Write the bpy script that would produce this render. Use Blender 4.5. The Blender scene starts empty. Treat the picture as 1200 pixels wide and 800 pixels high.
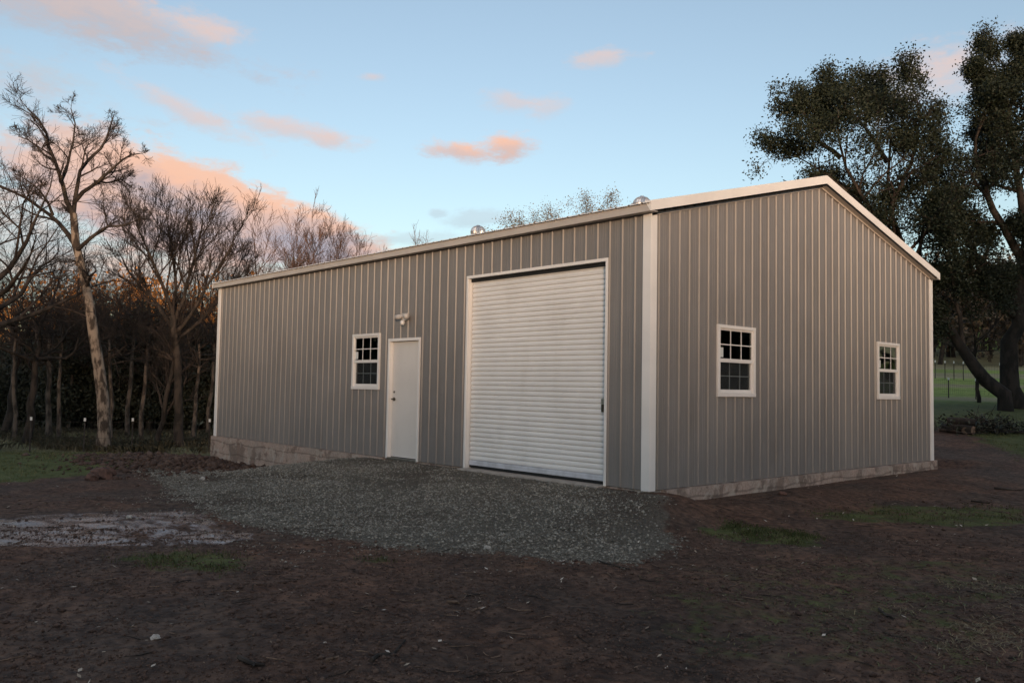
import bpy, math, random
import numpy as np
from mathutils import Vector
R = math.radians
rs = np.random.RandomState(7)
random.seed(7)
scene = bpy.context.scene
C = scene.collection

# ------------------------------------------------------------------ camera
FPX = 1001.7
CAM = np.array([7.1584, -8.9823, 1.3312])
ROT = (1.6241, -0.0172, 0.8320)
cd = bpy.data.cameras.new('camera'); cam = bpy.data.objects.new('camera', cd); C.objects.link(cam)
cam.location = CAM; cam.rotation_euler = ROT
cd.sensor_width = 36.0; cd.lens = FPX / 1200 * 36.0
cd.clip_start = 0.05; cd.clip_end = 3000
scene.camera = cam
CM = np.array([[0.67331728, 0.02779156, 0.73883115], [0.7391526, -0.04860553, -0.67178191], [0.01724141, 0.99843134, -0.05326915]])
FWD = np.array([-0.739, 0.6737, 0.0]); RGT = np.array([0.6737, 0.739, 0.0])

def ray(px, py):
    return CM @ np.array([(px - 600) / FPX, -(py - 400) / FPX, -1.0])
def at(px, py, t):
    """the point at forward distance t seen in that direction"""
    return CAM + ray(px, py) * t

# ------------------------------------------------------------------ light
SUN_EL, SUN_AZ = 3.0, 128.0       # azimuth clockwise from +Y
SKY_STRENGTH = 0.083
EXPOSURE = 2.3
world = bpy.data.worlds.new("World"); scene.world = world; world.use_nodes = True
wn = world.node_tree; wn.nodes.clear()
def N(tree, kind, **kw):
    n = tree.nodes.new(kind)
    for k, v in kw.items(): setattr(n, k, v)
    return n
def mth(tree, op, a, b=None, c=None, clamp=False):
    n = N(tree, 'ShaderNodeMath', operation=op); n.use_clamp = clamp
    for i, v in enumerate((a, b, c)):
        if v is None: continue
        if isinstance(v, (int, float)): n.inputs[i].default_value = v
        else: tree.links.new(v, n.inputs[i])
    return n.outputs[0]
def mixc(tree, fac, a, b, blend='MIX'):
    n = N(tree, 'ShaderNodeMix', data_type='RGBA', blend_type=blend)
    for i, v in ((0, fac), (6, a), (7, b)):
        if isinstance(v, (int, float)): n.inputs[i].default_value = v
        elif isinstance(v, (tuple, list)): n.inputs[i].default_value = (*v[:3], 1)
        else: tree.links.new(v, n.inputs[i])
    return n.outputs[2]
def sstep(tree, v, lo, hi):
    n = N(tree, 'ShaderNodeMapRange', interpolation_type='SMOOTHSTEP')
    tree.links.new(v, n.inputs[0]); n.inputs[1].default_value = lo; n.inputs[2].default_value = hi
    return n.outputs[0]

sky = N(wn, 'ShaderNodeTexSky', sky_type='NISHITA', sun_disc=False)
sky.sun_elevation = R(SUN_EL); sky.sun_rotation = R(SUN_AZ)
sky.altitude = 300; sky.air_density = 1.0; sky.dust_density = 0.6; sky.ozone_density = 2.0
tc = N(wn, 'ShaderNodeTexCoord')
def cloud_noise(scale, detail, zs=2.2, rough=0.55, seed=0.0):
    mp = N(wn, 'ShaderNodeMapping'); mp.inputs['Scale'].default_value = (1, 1, zs); mp.inputs['Location'].default_value = (seed, seed, seed)
    wn.links.new(tc.outputs['Generated'], mp.inputs[0])
    n = N(wn, 'ShaderNodeTexNoise'); n.inputs['Scale'].default_value = scale; n.inputs['Detail'].default_value = detail
    n.inputs['Roughness'].default_value = rough
    wn.links.new(mp.outputs[0], n.inputs['Vector'])
    return mth(wn, 'SUBTRACT', n.outputs[0], 0.5)
puff = cloud_noise(6.0, 8.0, 2.2, 0.62)
puff2 = cloud_noise(30.0, 6.0, 2.6, 0.68, 3.0)
wob = mth(wn, 'ADD', mth(wn, 'MULTIPLY', puff, 2.3), mth(wn, 'MULTIPLY', puff2, 1.7))
# direction (given as a bearing in the view), half sizes in px, tilt, strength, colour key, edge softness
CLOUDS = [
    (110, 12, 210, 32, 10, .85, 'dusk', .9), (240, 34, 66, 18, 12, .75, 'pink', .9), (20, 5, 120, 30, 5, .6, 'dusk', .9),
    (215, 128, 80, 13, 20, .7, 'pink', 1.0), (335, 150, 85, 13, 6, .75, 'pink', 1.0), (385, 163, 22, 8, 0, .6, 'pink', .8),
    (165, 236, 150, 62, 14, 1.0, 'bank', .45), (310, 272, 150, 44, 9, 1.0, 'bank', .45), (215, 222, 80, 30, 14, 1.0, 'bank', .45),
    (375, 276, 80, 34, 10, 1.0, 'bank', .5), (190, 212, 70, 22, 14, .8, 'glow', .9), (330, 252, 70, 20, 8, .6, 'glow', 1.0), (60, 290, 160, 80, 8, .7, 'bank', .9), (250, 320, 200, 40, 0, .7, 'bank', 1.0),
    (540, 177, 52, 13, 7, .9, 'glow', .8), (596, 173, 44, 18, -4, .95, 'glow', .8),
    (600, 120, 36, 14, 8, .6, 'pink', .9), (640, 128, 28, 16, -20, .5, 'pink', .9), (706, 68, 50, 12, -4, .75, 'pink', .8),
    (440, 91, 24, 7, 0, .65, 'pink', .9), (1112, 82, 85, 40, -14, .9, 'pink', 1.0), (560, 256, 42, 11, -4, .5, 'grey', .8),
    (513, 249, 12, 6, 0, .5, 'grey', .8), (470, 280, 70, 9, -4, .45, 'grey', .9), (40, 85, 70, 16, 5, .3, 'grey', 1.0),
    (30, 170, 120, 40, 8, .3, 'pink', 1.2), (1230, 330, 90, 40, 0, .8, 'pink', 1.0), (1130, 345, 60, 20, 0, .8, 'pink', 1.0),
    (-150, 60, 220, 50, 8, .6, 'dusk', 1.0),
    ((.30, -.30, .90), 0, 800, 800, 0, .85, 'over', 1.0)]       # unseen cloud sheet overhead, added to warm the light on the ground
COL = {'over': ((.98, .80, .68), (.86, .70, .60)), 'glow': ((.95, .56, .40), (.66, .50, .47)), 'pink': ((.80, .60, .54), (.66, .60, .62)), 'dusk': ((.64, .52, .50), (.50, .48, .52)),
       'bank': ((.93, .58, .43), (.42, .40, .46)), 'grey': ((.54, .62, .68), (.48, .56, .62))}
# the clear sky: sky texture lifted towards the pale band that hangs over the horizon at dusk
skyc = N(wn, 'ShaderNodeHueSaturation'); skyc.inputs['Saturation'].default_value = 0.74; skyc.inputs['Value'].default_value = 1.06
wn.links.new(sky.outputs[0], skyc.inputs['Color'])
cur = skyc.outputs[0]
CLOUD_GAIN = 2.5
from mathutils import Matrix
calm = mth(wn, 'MULTIPLY', wob, .55)
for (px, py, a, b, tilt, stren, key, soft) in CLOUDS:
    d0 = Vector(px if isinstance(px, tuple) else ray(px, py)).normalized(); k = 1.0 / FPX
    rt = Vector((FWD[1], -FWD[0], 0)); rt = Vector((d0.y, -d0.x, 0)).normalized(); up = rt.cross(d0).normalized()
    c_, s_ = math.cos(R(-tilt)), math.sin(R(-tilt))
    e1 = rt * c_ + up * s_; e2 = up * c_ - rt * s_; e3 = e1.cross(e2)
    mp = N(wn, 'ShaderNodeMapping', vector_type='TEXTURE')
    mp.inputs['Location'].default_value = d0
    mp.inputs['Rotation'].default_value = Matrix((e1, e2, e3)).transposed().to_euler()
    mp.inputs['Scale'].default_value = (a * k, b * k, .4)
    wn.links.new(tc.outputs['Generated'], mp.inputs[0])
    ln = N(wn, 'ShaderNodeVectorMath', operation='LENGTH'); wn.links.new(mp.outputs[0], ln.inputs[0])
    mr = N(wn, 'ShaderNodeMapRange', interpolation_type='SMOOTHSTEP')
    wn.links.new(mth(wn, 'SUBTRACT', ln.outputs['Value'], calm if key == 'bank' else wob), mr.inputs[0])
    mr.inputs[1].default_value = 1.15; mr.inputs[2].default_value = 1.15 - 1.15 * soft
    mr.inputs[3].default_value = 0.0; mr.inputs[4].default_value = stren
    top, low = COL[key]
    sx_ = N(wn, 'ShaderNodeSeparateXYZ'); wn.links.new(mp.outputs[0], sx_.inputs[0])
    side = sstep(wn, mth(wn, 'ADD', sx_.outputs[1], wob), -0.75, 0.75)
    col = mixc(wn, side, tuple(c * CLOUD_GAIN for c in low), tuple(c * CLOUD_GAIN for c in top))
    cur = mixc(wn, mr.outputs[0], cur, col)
bg = N(wn, 'ShaderNodeBackground'); bg.inputs['Strength'].default_value = SKY_STRENGTH
wn.links.new(cur, bg.inputs[0])
wo = N(wn, 'ShaderNodeOutputWorld'); wn.links.new(bg.outputs[0], wo.inputs[0])

sd = bpy.data.lights.new('sun', 'SUN'); so = bpy.data.objects.new('sun', sd); C.objects.link(so)
SUNV = Vector((math.sin(R(SUN_AZ)) * math.cos(R(SUN_EL)), math.cos(R(SUN_AZ)) * math.cos(R(SUN_EL)), math.sin(R(SUN_EL))))
so.rotation_euler = SUNV.to_track_quat('Z', 'Y').to_euler()
sd.energy = 0.85; sd.angle = R(7.5); sd.color = (1.0, .66, .42)
so.location = (0, 0, 30)
scene.view_settings.view_transform = 'Standard'; scene.view_settings.look = 'None'
scene.view_settings.exposure = EXPOSURE; scene.view_settings.gamma = 1.0
scene.cycles.max_bounces = 5; scene.cycles.transparent_max_bounces = 6

#SKYONLY
# ------------------------------------------------------------------ helpers
def empty(name, loc, label=None, cat=None, group=None):
    o = bpy.data.objects.new(name, None); C.objects.link(o); o.location = loc; o.empty_display_size = .2
    tag(o, label, cat, group); return o
def tag(o, label=None, cat=None, group=None, kind=None):
    if label: o['label'] = label
    if cat: o['category'] = cat
    if group: o['group'] = group
    if kind: o['kind'] = kind
    return o
def np_mesh(name, V, groups, mat, parent=None, smooth=False, mat_idx=None):
    """V (n,3); groups = list of (m,k) index arrays. World coordinates; the origin goes to the parent."""
    V = np.asarray(V, np.float32).reshape(-1, 3)
    loc = np.zeros(3)
    if parent is not None: loc = np.array(parent.matrix_basis.translation) if parent.parent is None else np.array(parent['_w'])
    me = bpy.data.meshes.new(name)
    me.vertices.add(len(V)); me.vertices.foreach_set('co', (V - loc.astype(np.float32)).ravel())
    groups = [np.asarray(g, np.int32) for g in groups if len(g)]
    tot = sum(g.size for g in groups)
    me.loops.add(tot); me.loops.foreach_set('vertex_index', np.concatenate([g.ravel() for g in groups]))
    cnt = np.concatenate([np.full(len(g), g.shape[1], np.int32) for g in groups])
    st = np.concatenate([[0], np.cumsum(cnt)[:-1]]).astype(np.int32)
    me.polygons.add(len(cnt)); me.polygons.foreach_set('loop_start', st); me.polygons.foreach_set('loop_total', cnt)
    if smooth: me.polygons.foreach_set('use_smooth', np.ones(len(cnt), bool))
    for m in (mat if isinstance(mat, (list, tuple)) else [mat]): me.materials.append(m)
    if mat_idx is not None: me.polygons.foreach_set('material_index', np.asarray(mat_idx, np.int32))
    me.update(calc_edges=True); me.validate()
    o = bpy.data.objects.new(name, me); C.objects.link(o)
    if parent is not None: o.parent = parent
    return o
class MB:
    def __init__(s): s.v = []; s.f = []
    def add(s, vs, fs):
        n = len(s.v); s.v += [tuple(map(float, v)) for v in vs]; s.f += [tuple(i + n for i in f) for f in fs]; return s
    def quad(s, a, b, c, d): return s.add([a, b, c, d], [(0, 1, 2, 3)])
    def box(s, x0, x1, y0, y1, z0, z1):
        if x0 > x1: x0, x1 = x1, x0
        if y0 > y1: y0, y1 = y1, y0
        return s.add([(x0, y0, z0), (x1, y0, z0), (x1, y1, z0), (x0, y1, z0), (x0, y0, z1), (x1, y0, z1), (x1, y1, z1), (x0, y1, z1)],
                     [(0, 3, 2, 1), (4, 5, 6, 7), (0, 1, 5, 4), (1, 2, 6, 5), (2, 3, 7, 6), (3, 0, 4, 7)])
    def tube(s, pts, rad, sides=6, cap=True):
        pts = [np.array(p, float) for p in pts]
        rad = rad if isinstance(rad, (list, tuple, np.ndarray)) else [rad] * len(pts)
        vs = []; fs = []
        for i, p in enumerate(pts):
            t = pts[min(i + 1, len(pts) - 1)] - pts[max(i - 1, 0)]; t /= np.linalg.norm(t) + 1e-9
            ref = np.array([0, 0, 1.]) if abs(t[2]) < .9 else np.array([1., 0, 0])
            a = np.cross(t, ref); a /= np.linalg.norm(a); b = np.cross(t, a)
            for k in range(sides):
                w = 2 * math.pi * k / sides
                vs.append(p + rad[i] * (a * math.cos(w) + b * math.sin(w)))
        for i in range(len(pts) - 1):
            for k in range(sides):
                k2 = (k + 1) % sides
                fs.append((i * sides + k, i * sides + k2, (i + 1) * sides + k2, (i + 1) * sides + k))
        if cap:
            fs.append(tuple(range(sides))[::-1]); fs.append(tuple((len(pts) - 1) * sides + k for k in range(sides)))
        return s.add(vs, fs)
    def build(s, name, mat, parent=None, smooth=False, bevel=0):
        loc = Vector((0, 0, 0))
        if parent is not None:
            loc = Vector(parent.location)
            q = parent.parent
            while q is not None: loc += q.location; q = q.parent
        me = bpy.data.meshes.new(name)
        me.from_pydata([tuple(Vector(v) - loc) for v in s.v], [], s.f); me.materials.append(mat)
        if smooth: me.polygons.foreach_set('use_smooth', np.ones(len(me.polygons), bool))
        me.update()
        o = bpy.data.objects.new(name, me); C.objects.link(o)
        if parent is not None: o.parent = parent
        if bevel:
            b = o.modifiers.new('bevel', 'BEVEL'); b.width = bevel; b.segments = 2; b.limit_method = 'ANGLE'
        return o

_TABS = {}
def vnoise(P, scale, seed=0, octaves=4, rough=.5):
    """2D fractal value noise in about -1..1"""
    P = np.asarray(P, float); out = np.zeros(len(P)); amp = 1.0; tot = 0
    tab = _TABS.get(seed)
    if tab is None: tab = _TABS[seed] = np.random.RandomState(seed + 991).rand(256, 256)
    for o in range(octaves):
        q = P[:, :2] * scale + 37.3 * o + 100
        i = np.floor(q).astype(int); f = q - i; f = f * f * (3 - 2 * f)
        a = tab[i[:, 0] % 256, i[:, 1] % 256]; b = tab[(i[:, 0] + 1) % 256, i[:, 1] % 256]
        c = tab[i[:, 0] % 256, (i[:, 1] + 1) % 256]; d = tab[(i[:, 0] + 1) % 256, (i[:, 1] + 1) % 256]
        v = (a * (1 - f[:, 0]) + b * f[:, 0]) * (1 - f[:, 1]) + (c * (1 - f[:, 0]) + d * f[:, 0]) * f[:, 1]
        out += amp * (v * 2 - 1); tot += amp; amp *= rough; scale *= 2.03
    return out / tot
def ss(x, a, b):
    t = np.clip((x - a) / (b - a), 0, 1); return t * t * (3 - 2 * t)

# ------------------------------------------------------------------ materials
def mat(name):
    m = bpy.data.materials.new(name); m.use_nodes = True
    t = m.node_tree; b = t.nodes['Principled BSDF']; return m, t, b
def noise_col(t, coord, scale, c0, c1, lo=.35, hi=.65, detail=6, sc=(1, 1, 1)):
    mp = N(t, 'ShaderNodeMapping'); mp.inputs['Scale'].default_value = sc; t.links.new(coord, mp.inputs[0])
    n = N(t, 'ShaderNodeTexNoise'); n.inputs['Scale'].default_value = scale; n.inputs['Detail'].default_value = detail
    t.links.new(mp.outputs[0], n.inputs['Vector'])
    f = sstep(t, n.outputs[0], lo, hi)
    return mixc(t, f, c0, c1), f, n.outputs[0]
def simple(name, col, rough=.5, var=.12, scale=3.0, metal=0.0, bump=0.0, bscale=60.0, spec=.5, coord='Object', sc=(1, 1, 1)):
    m, t, b = mat(name)
    co = N(t, 'ShaderNodeTexCoord').outputs[coord]
    c0 = tuple(c * (1 - var) for c in col); c1 = tuple(min(1, c * (1 + var)) for c in col)
    c, f, raw = noise_col(t, co, scale, c0, c1, sc=sc)
    t.links.new(c, b.inputs['Base Color'])
    b.inputs['Roughness'].default_value = rough; b.inputs['Metallic'].default_value = metal
    b.inputs['Specular IOR Level'].default_value = spec
    if bump:
        n = N(t, 'ShaderNodeTexNoise'); n.inputs['Scale'].default_value = bscale; n.inputs['Detail'].default_value = 5
        t.links.new(co, n.inputs['Vector'])
        bp = N(t, 'ShaderNodeBump'); bp.inputs['Strength'].default_value = bump; bp.inputs['Distance'].default_value = .01
        t.links.new(n.outputs[0], bp.inputs['Height']); t.links.new(bp.outputs[0], b.inputs['Normal'])
    return m

def wall_paint():
    m, t, b = mat('taupe_panel_paint')
    co = N(t, 'ShaderNodeTexCoord').outputs['Object']
    c, f, _ = noise_col(t, co, .9, (.214, .202, .193), (.240, .226, .215), .3, .7, 5)
    # dust splashed up over the lowest part of the panels, faint runs
    c2, f2, _ = noise_col(t, co, 5.0, (1, 1, 1), (.93, .92, .90), .45, .75, 4, (1, 1, .15))
    cc = mixc(t, 1.0, c, c2, 'MULTIPLY')
    sp = N(t, 'ShaderNodeSeparateXYZ'); t.links.new(co, sp.inputs[0])       # each sheet of siding is 0.914 m wide, tones differ a little
    fl = mth(t, 'FLOOR', mth(t, 'DIVIDE', mth(t, 'ADD', mth(t, 'SUBTRACT', sp.outputs[0], sp.outputs[1]), 40.06), .9144))
    wnz = N(t, 'ShaderNodeTexWhiteNoise', noise_dimensions='1D'); t.links.new(fl, wnz.inputs['W'])
    cc = mixc(t, 1.0, cc, mixc(t, wnz.outputs['Value'], (.93, .93, .935), (1.05, 1.045, 1.04)), 'MULTIPLY')
    d1, df, _ = noise_col(t, co, 1.6, (0, 0, 0), (1, 1, 1), .52, .8, 8, (1, 1, .5))
    cc = mixc(t, mth(t, 'MULTIPLY', df, .28), cc, (.15, .125, .105))
    t.links.new(cc, b.inputs['Base Color'])
    b.inputs['Roughness'].default_value = .42; b.inputs['Specular IOR Level'].default_value = .5
    n = N(t, 'ShaderNodeTexNoise'); n.inputs['Scale'].default_value = 3.0; n.inputs['Detail'].default_value = 3
    t.links.new(co, n.inputs['Vector'])
    bp = N(t, 'ShaderNodeBump'); bp.inputs['Strength'].default_value = .5; bp.inputs['Distance'].default_value = .015
    t.links.new(n.outputs[0], bp.inputs['Height']); t.links.new(bp.outputs[0], b.inputs['Normal'])
    return m
M_WALL = wall_paint()
M_TRIM = simple('white_trim_paint', (.84, .82, .79), .4, .04, 1.5)
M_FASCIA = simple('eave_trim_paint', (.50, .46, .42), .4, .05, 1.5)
def door_paint(name, col):
    m, t, b = mat(name); co = N(t, 'ShaderNodeTexCoord').outputs['Object']
    c, f, _ = noise_col(t, co, 1.3, tuple(k * .93 for k in col), col, .35, .65, 6)
    g, gf, _ = noise_col(t, co, 3.0, (0, 0, 0), (1, 1, 1), .54, .78, 8, (1, 1, .25))
    c = mixc(t, mth(t, 'MULTIPLY', gf, .12), c, (.42, .37, .31))
    h, hf, _ = noise_col(t, co, 14, (0, 0, 0), (1, 1, 1), .66, .74, 5, (.5, .5, 1.6))
    c = mixc(t, mth(t, 'MULTIPLY', hf, .16), c, (.40, .37, .33))
    t.links.new(c, b.inputs['Base Color']); b.inputs['Roughness'].default_value = .4
    return m
M_DOORC = door_paint('roll_door_paint', (.86, .85, .83))
M_DOOR = door_paint('entry_door_paint', (.74, .71, .67))
M_VINYL = simple('window_vinyl', (.78, .76, .73), .35, .03, 2.0)
M_ROOF = simple('roof_panel_paint', (.60, .60, .59), .35, .05, .8)
M_ALU = simple('aluminium_bar', (.66, .68, .73), .35, .10, 6.0, metal=.15)
M_GALV = simple('galvanized_metal', (.62, .62, .62), .30, .15, 8.0, metal=.85)
M_BLACK = simple('black_rubber', (.012, .012, .012), .7)
M_BRASS = simple('dark_latch_metal', (.10, .085, .06), .4, .2, 20, metal=.7)
M_STEEL = simple('satin_steel', (.42, .40, .37), .3, .1, 20, metal=.9)
M_LAMP = simple('lamp_housing_white', (.52, .49, .46), .5, .1, 8)
M_PAPER = simple('paper_sticker', (.62, .66, .64), .8, .04)
M_INSIDE = simple('bare_interior_steel', (.10, .10, .10), .8)
def concrete():
    m, t, b = mat('mud_stained_concrete')
    co = N(t, 'ShaderNodeTexCoord').outputs['Object']
    c, f, _ = noise_col(t, co, 2.6, (.46, .35, .29), (.39, .32, .27), .35, .65, 8)
    g, gf, _ = noise_col(t, co, 30, (1, 1, 1), (.75, .72, .70), .4, .7, 4)
    c = mixc(t, 1, c, g, 'MULTIPLY')
    mp = N(t, 'ShaderNodeMapping'); mp.inputs['Scale'].default_value = (1, 1, .8); t.links.new(co, mp.inputs[0])
    n = N(t, 'ShaderNodeTexNoise'); n.inputs['Scale'].default_value = 2.4; n.inputs['Detail'].default_value = 10; n.inputs['Roughness'].default_value = .62
    t.links.new(mp.outputs[0], n.inputs['Vector'])
    s = sstep(t, n.outputs[0], .50, .575)
    c = mixc(t, mth(t, 'MULTIPLY', s, .62), c, (.13, .088, .068))
    w2 = N(t, 'ShaderNodeTexWave', wave_type='BANDS', bands_direction='Z'); w2.inputs['Scale'].default_value = 1.15; w2.inputs['Distortion'].default_value = 2.5; w2.inputs['Detail'].default_value = 4
    t.links.new(co, w2.inputs['Vector'])
    c = mixc(t, mth(t, 'MULTIPLY', sstep(t, w2.outputs['Fac'], .93, 1.0), .5), c, (.10, .07, .055))
    chip, cf, _ = noise_col(t, co, 5.5, (0, 0, 0), (1, 1, 1), .60, .64, 6)
    c = mixc(t, mth(t, 'MULTIPLY', cf, .6), c, (.46, .40, .34))
    t.links.new(c, b.inputs['Base Color']); b.inputs['Roughness'].default_value = .85
    bp = N(t, 'ShaderNodeBump'); bp.inputs['Strength'].default_value = .7; bp.inputs['Distance'].default_value = .02
    t.links.new(n.outputs[0], bp.inputs['Height']); t.links.new(bp.outputs[0], b.inputs['Normal'])
    return m
M_CONC = concrete()
M_SLAB = simple('door_sill_concrete', (.36, .32, .28), .8, .15, 6, bump=.4)
def glass():
    m, t, b = mat('window_glass')
    t.nodes.remove(b)
    fr = N(t, 'ShaderNodeFresnel'); fr.inputs[0].default_value = 1.45
    tr = N(t, 'ShaderNodeBsdfTransparent'); tr.inputs[0].default_value = (.55, .60, .58, 1)
    gl = N(t, 'ShaderNodeBsdfGlossy'); gl.inputs['Roughness'].default_value = .02; gl.inputs['Color'].default_value = (.9, .95, 1, 1)
    mx = N(t, 'ShaderNodeMixShader'); t.links.new(fr.outputs[0], mx.inputs[0]); t.links.new(tr.outputs[0], mx.inputs[1]); t.links.new(gl.outputs[0], mx.inputs[2])
    t.links.new(mx.outputs[0], t.nodes['Material Output'].inputs[0])
    return m
M_GLASS = glass()
def screen():
    m, t, b = mat('insect_screen_mesh'); b.inputs['Base Color'].default_value = (.10, .115, .12, 1); b.inputs['Roughness'].default_value = .8
    tr = N(t, 'ShaderNodeBsdfTransparent'); mx = N(t, 'ShaderNodeMixShader'); mx.inputs[0].default_value = .20
    t.links.new(tr.outputs[0], mx.inputs[1]); t.links.new(b.outputs[0], mx.inputs[2]); t.links.new(mx.outputs[0], t.nodes['Material Output'].inputs[0])
    return m
M_SCREEN = screen()
def bark(name, c0, c1, scale=5):
    m, t, b = mat(name)
    co = N(t, 'ShaderNodeTexCoord').outputs['Object']
    c, f, raw = noise_col(t, co, scale, c0, c1, .42, .58, 6, (1, 1, .45))
    t.links.new(c, b.inputs['Base Color']); b.inputs['Roughness'].default_value = .9; b.inputs['Specular IOR Level'].default_value = .2
    bp = N(t, 'ShaderNodeBump'); bp.inputs['Strength'].default_value = .8; bp.inputs['Distance'].default_value = .03
    t.links.new(raw, bp.inputs['Height']); t.links.new(bp.outputs[0], b.inputs['Normal'])
    return m
M_BARKP = bark('lichened_pale_bark', (.27, .22, .178), (.055, .043, .035), 6.0)
M_BARKM = bark('greyish_bark', (.15, .12, .098), (.05, .041, .035), 5)
M_BARKO = bark('live_oak_bark', (.036, .030, .026), (.020, .018, .016), 5)
M_BARKD = bark('dark_bark', (.060, .048, .040), (.028, .024, .021), 5)
M_TWIG = bark('twig_bark', (.060, .047, .040), (.035, .028, .025), 2)
M_TWIGR = bark('russet_twig_bark', (.16, .095, .070), (.09, .058, .046), 2)
def leafmat(name, c0, c1, c2, rough=.6):
    m, t, b = mat(name)
    g = N(t, 'ShaderNodeNewGeometry'); co = N(t, 'ShaderNodeTexCoord').outputs['Object']
    cr = N(t, 'ShaderNodeValToRGB'); e = cr.color_ramp.elements
    e[0].color = (*c0, 1); e[1].color = (*c2, 1); e.new(.5).color = (*c1, 1)
    t.links.new(g.outputs['Random Per Island'], cr.inputs[0])
    t.links.new(cr.outputs[0], b.inputs['Base Color']); b.inputs['Roughness'].default_value = rough
    b.inputs['Specular IOR Level'].default_value = .25
    return m
M_LEAF = leafmat('evergreen_oak_leaves', (.015, .021, .012), (.018, .025, .014), (.023, .030, .017))
M_LEAFD = leafmat('understory_leaves', (.024, .030, .020), (.040, .044, .030), (.066, .066, .044))
M_LEAFO = leafmat('olive_leaves', (.10, .088, .048), (.15, .12, .065), (.20, .15, .085))
M_LEAFR = leafmat('autumn_glow_leaves', (.40, .165, .035), (.50, .22, .05), (.24, .12, .04))  # leaf orange deepened to carry the last sunlight on the hill
M_LEAFB = leafmat('brown_hill_leaves', (.045, .036, .026), (.070, .055, .040), (.10, .075, .05))
M_GRASS = leafmat('grass_blades', (.062, .078, .028), (.084, .100, .036), (.15, .135, .06))
M_WEED = leafmat('rank_weed_stems', (.12, .11, .07), (.17, .15, .10), (.23, .20, .14))
M_FIELD = leafmat('field_grass_blades', (.085, .098, .038), (.115, .122, .05), (.18, .16, .075))
M_DRY = leafmat('dry_grass_blades', (.20, .155, .09), (.13, .11, .06), (.30, .23, .13))
M_GRAVEL = leafmat('gravel_stones', (.115, .106, .088), (.18, .166, .138), (.37, .345, .295), .8)
M_CLOD = leafmat('soil_clods', (.060, .038, .030), (.085, .054, .042), (.125, .085, .066), .85)
M_LITTER = leafmat('pale_leaf_litter', (.20, .15, .11), (.36, .30, .23), (.62, .57, .50), .7)
M_WOODEND = bark('cut_wood', (.22, .155, .115), (.12, .085, .062), 9)
M_RUST = simple('rusty_post_steel', (.05, .040, .034), .8, .3, 10)
M_WHITECAP = simple('white_post_cap', (.80, .80, .78), .5, .03)

# ------------------------------------------------------------------ terrain
L, WD, HW, SL = 13.716, 9.144, 3.69, .25
def smooth_box(x, a, b, w):
    return ss(x, a - w, a) * (1 - ss(x, b, b + w))
def terrain(P):
    P = np.asarray(P, float)
    d = P[:, :2] - CAM[:2]
    t = d @ FWD[:2]; s = d @ RGT[:2]
    zl = np.interp(t, [-400, 6, 12, 16, 21, 26, 36, 60, 80, 120, 170, 400, 3000], [-.5, -.32, -.42, -.50, -.56, -.86, -1.15, -1.3, -.5, 4.5, 10, 14, 14])
    zr = np.interp(t, [-400, 6, 12, 17.5, 20, 22, 30, 45, 60, 75, 100, 150, 400, 3000], [-.5, -.32, -.27, -.20, 0.02, .22, .80, 2.0, 3.0, 3.9, 7.5, 15, 22, 22])
    w = ss(s, -5, 5)
    z = zl * (1 - w) + zr * w
    # the drive: filled up to the slab in front of the doors
    px, py = P[:, 0], P[:, 1]
    out = np.maximum(-py - .1, 0)
    along = ss(px, -10.2, -6.3) * (1 - ss(px, .25, 1.25))
    mound = -.028 - out * .060
    blend = along * (1 - ss(out, 1.2, 4.3 + .5 * np.sin(px)))
    z = z * (1 - blend) + np.maximum(mound, z) * blend
    # ground right beside the gable wall
    g = smooth_box(py, .75, 9.6, .55) * (1 - ss(px, .2, 2.0)) * ss(px, -.5, 0)
    z = z * (1 - g) + (-.185) * g
    # under the slab, kept below the floor
    ins = smooth_box(px, -L + .25, -.25, .1) * smooth_box(py, .25, WD - .25, .1)
    z = np.where(ins > .5, np.minimum(z, -.4), z)
    # undulation
    near = np.exp(-np.maximum(t - 4, 0) / 45)
    quiet = 1 - .75 * blend
    z = z + quiet * (.05 * vnoise(P, .35, 1) + near * .035 * vnoise(P, 1.6, 2) + near * .034 * vnoise(P, 5.0, 3, 4, .6))
    # wheel ruts and the torn-up soil heap by the far corner
    heap = np.exp(-(((px + 12.6) / 2.2) ** 2 + ((py + 1.9) / 1.3) ** 2))
    z = z + heap * (.10 + .10 * vnoise(P, 2.2, 8, 5, .65))
    # shallow wheel tracks that swing in from the left to the roll door
    for off in (-.85, .85):
        yy = -2.6 - 1.9 * ss(-px, 2, 14) - .035 * np.maximum(-px - 6, 0) ** 1.3 + off + .12 * vnoise(P, .5, 9)
        rut = np.exp(-((py - yy) / .17) ** 2) * ss(-px, 1.5, 5) * (1 - ss(-px, 17, 24))
        z = z - rut * (.035 + .02 * vnoise(P, 3.0, 10))
    # unseen ridge added behind the camera to shade the yard, lower in the middle
    sun2 = np.array([SUNV.x, SUNV.y]); sun2 = sun2 / np.linalg.norm(sun2); per = np.array([-sun2[1], sun2[0]])
    a = d @ sun2; c = d @ per
    hr = SHADE_RIDGE + 10 * ss(c, 10, 24) + 7 * ss(-c, 10, 24) + .5 * vnoise(P, .12, 5)
    z = z + hr * np.exp(-((a - 46) / 13.0) ** 2) * (a > 0)
    z = z + 5 * vnoise(P, .012, 6, 3) * ss(t, 80, 200)
    return z
SHADE_RIDGE = 6.6
def ground_pt(px, py):
    d = ray(px, py)
    k = 2.0 * 1.003 ** np.arange(1600); P = CAM + d * k[:, None]
    hit = np.nonzero(P[:, 2] < terrain(P))[0]
    return P[hit[0]] if len(hit) else P[-1]
def gz(x, y): return float(terrain(np.array([[x, y, 0]]))[0])
def ground_col(px, t):
    """the ground point below image column px at forward distance t"""
    p = at(px, 450, t); p[2] = gz(p[0], p[1]); return p
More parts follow.
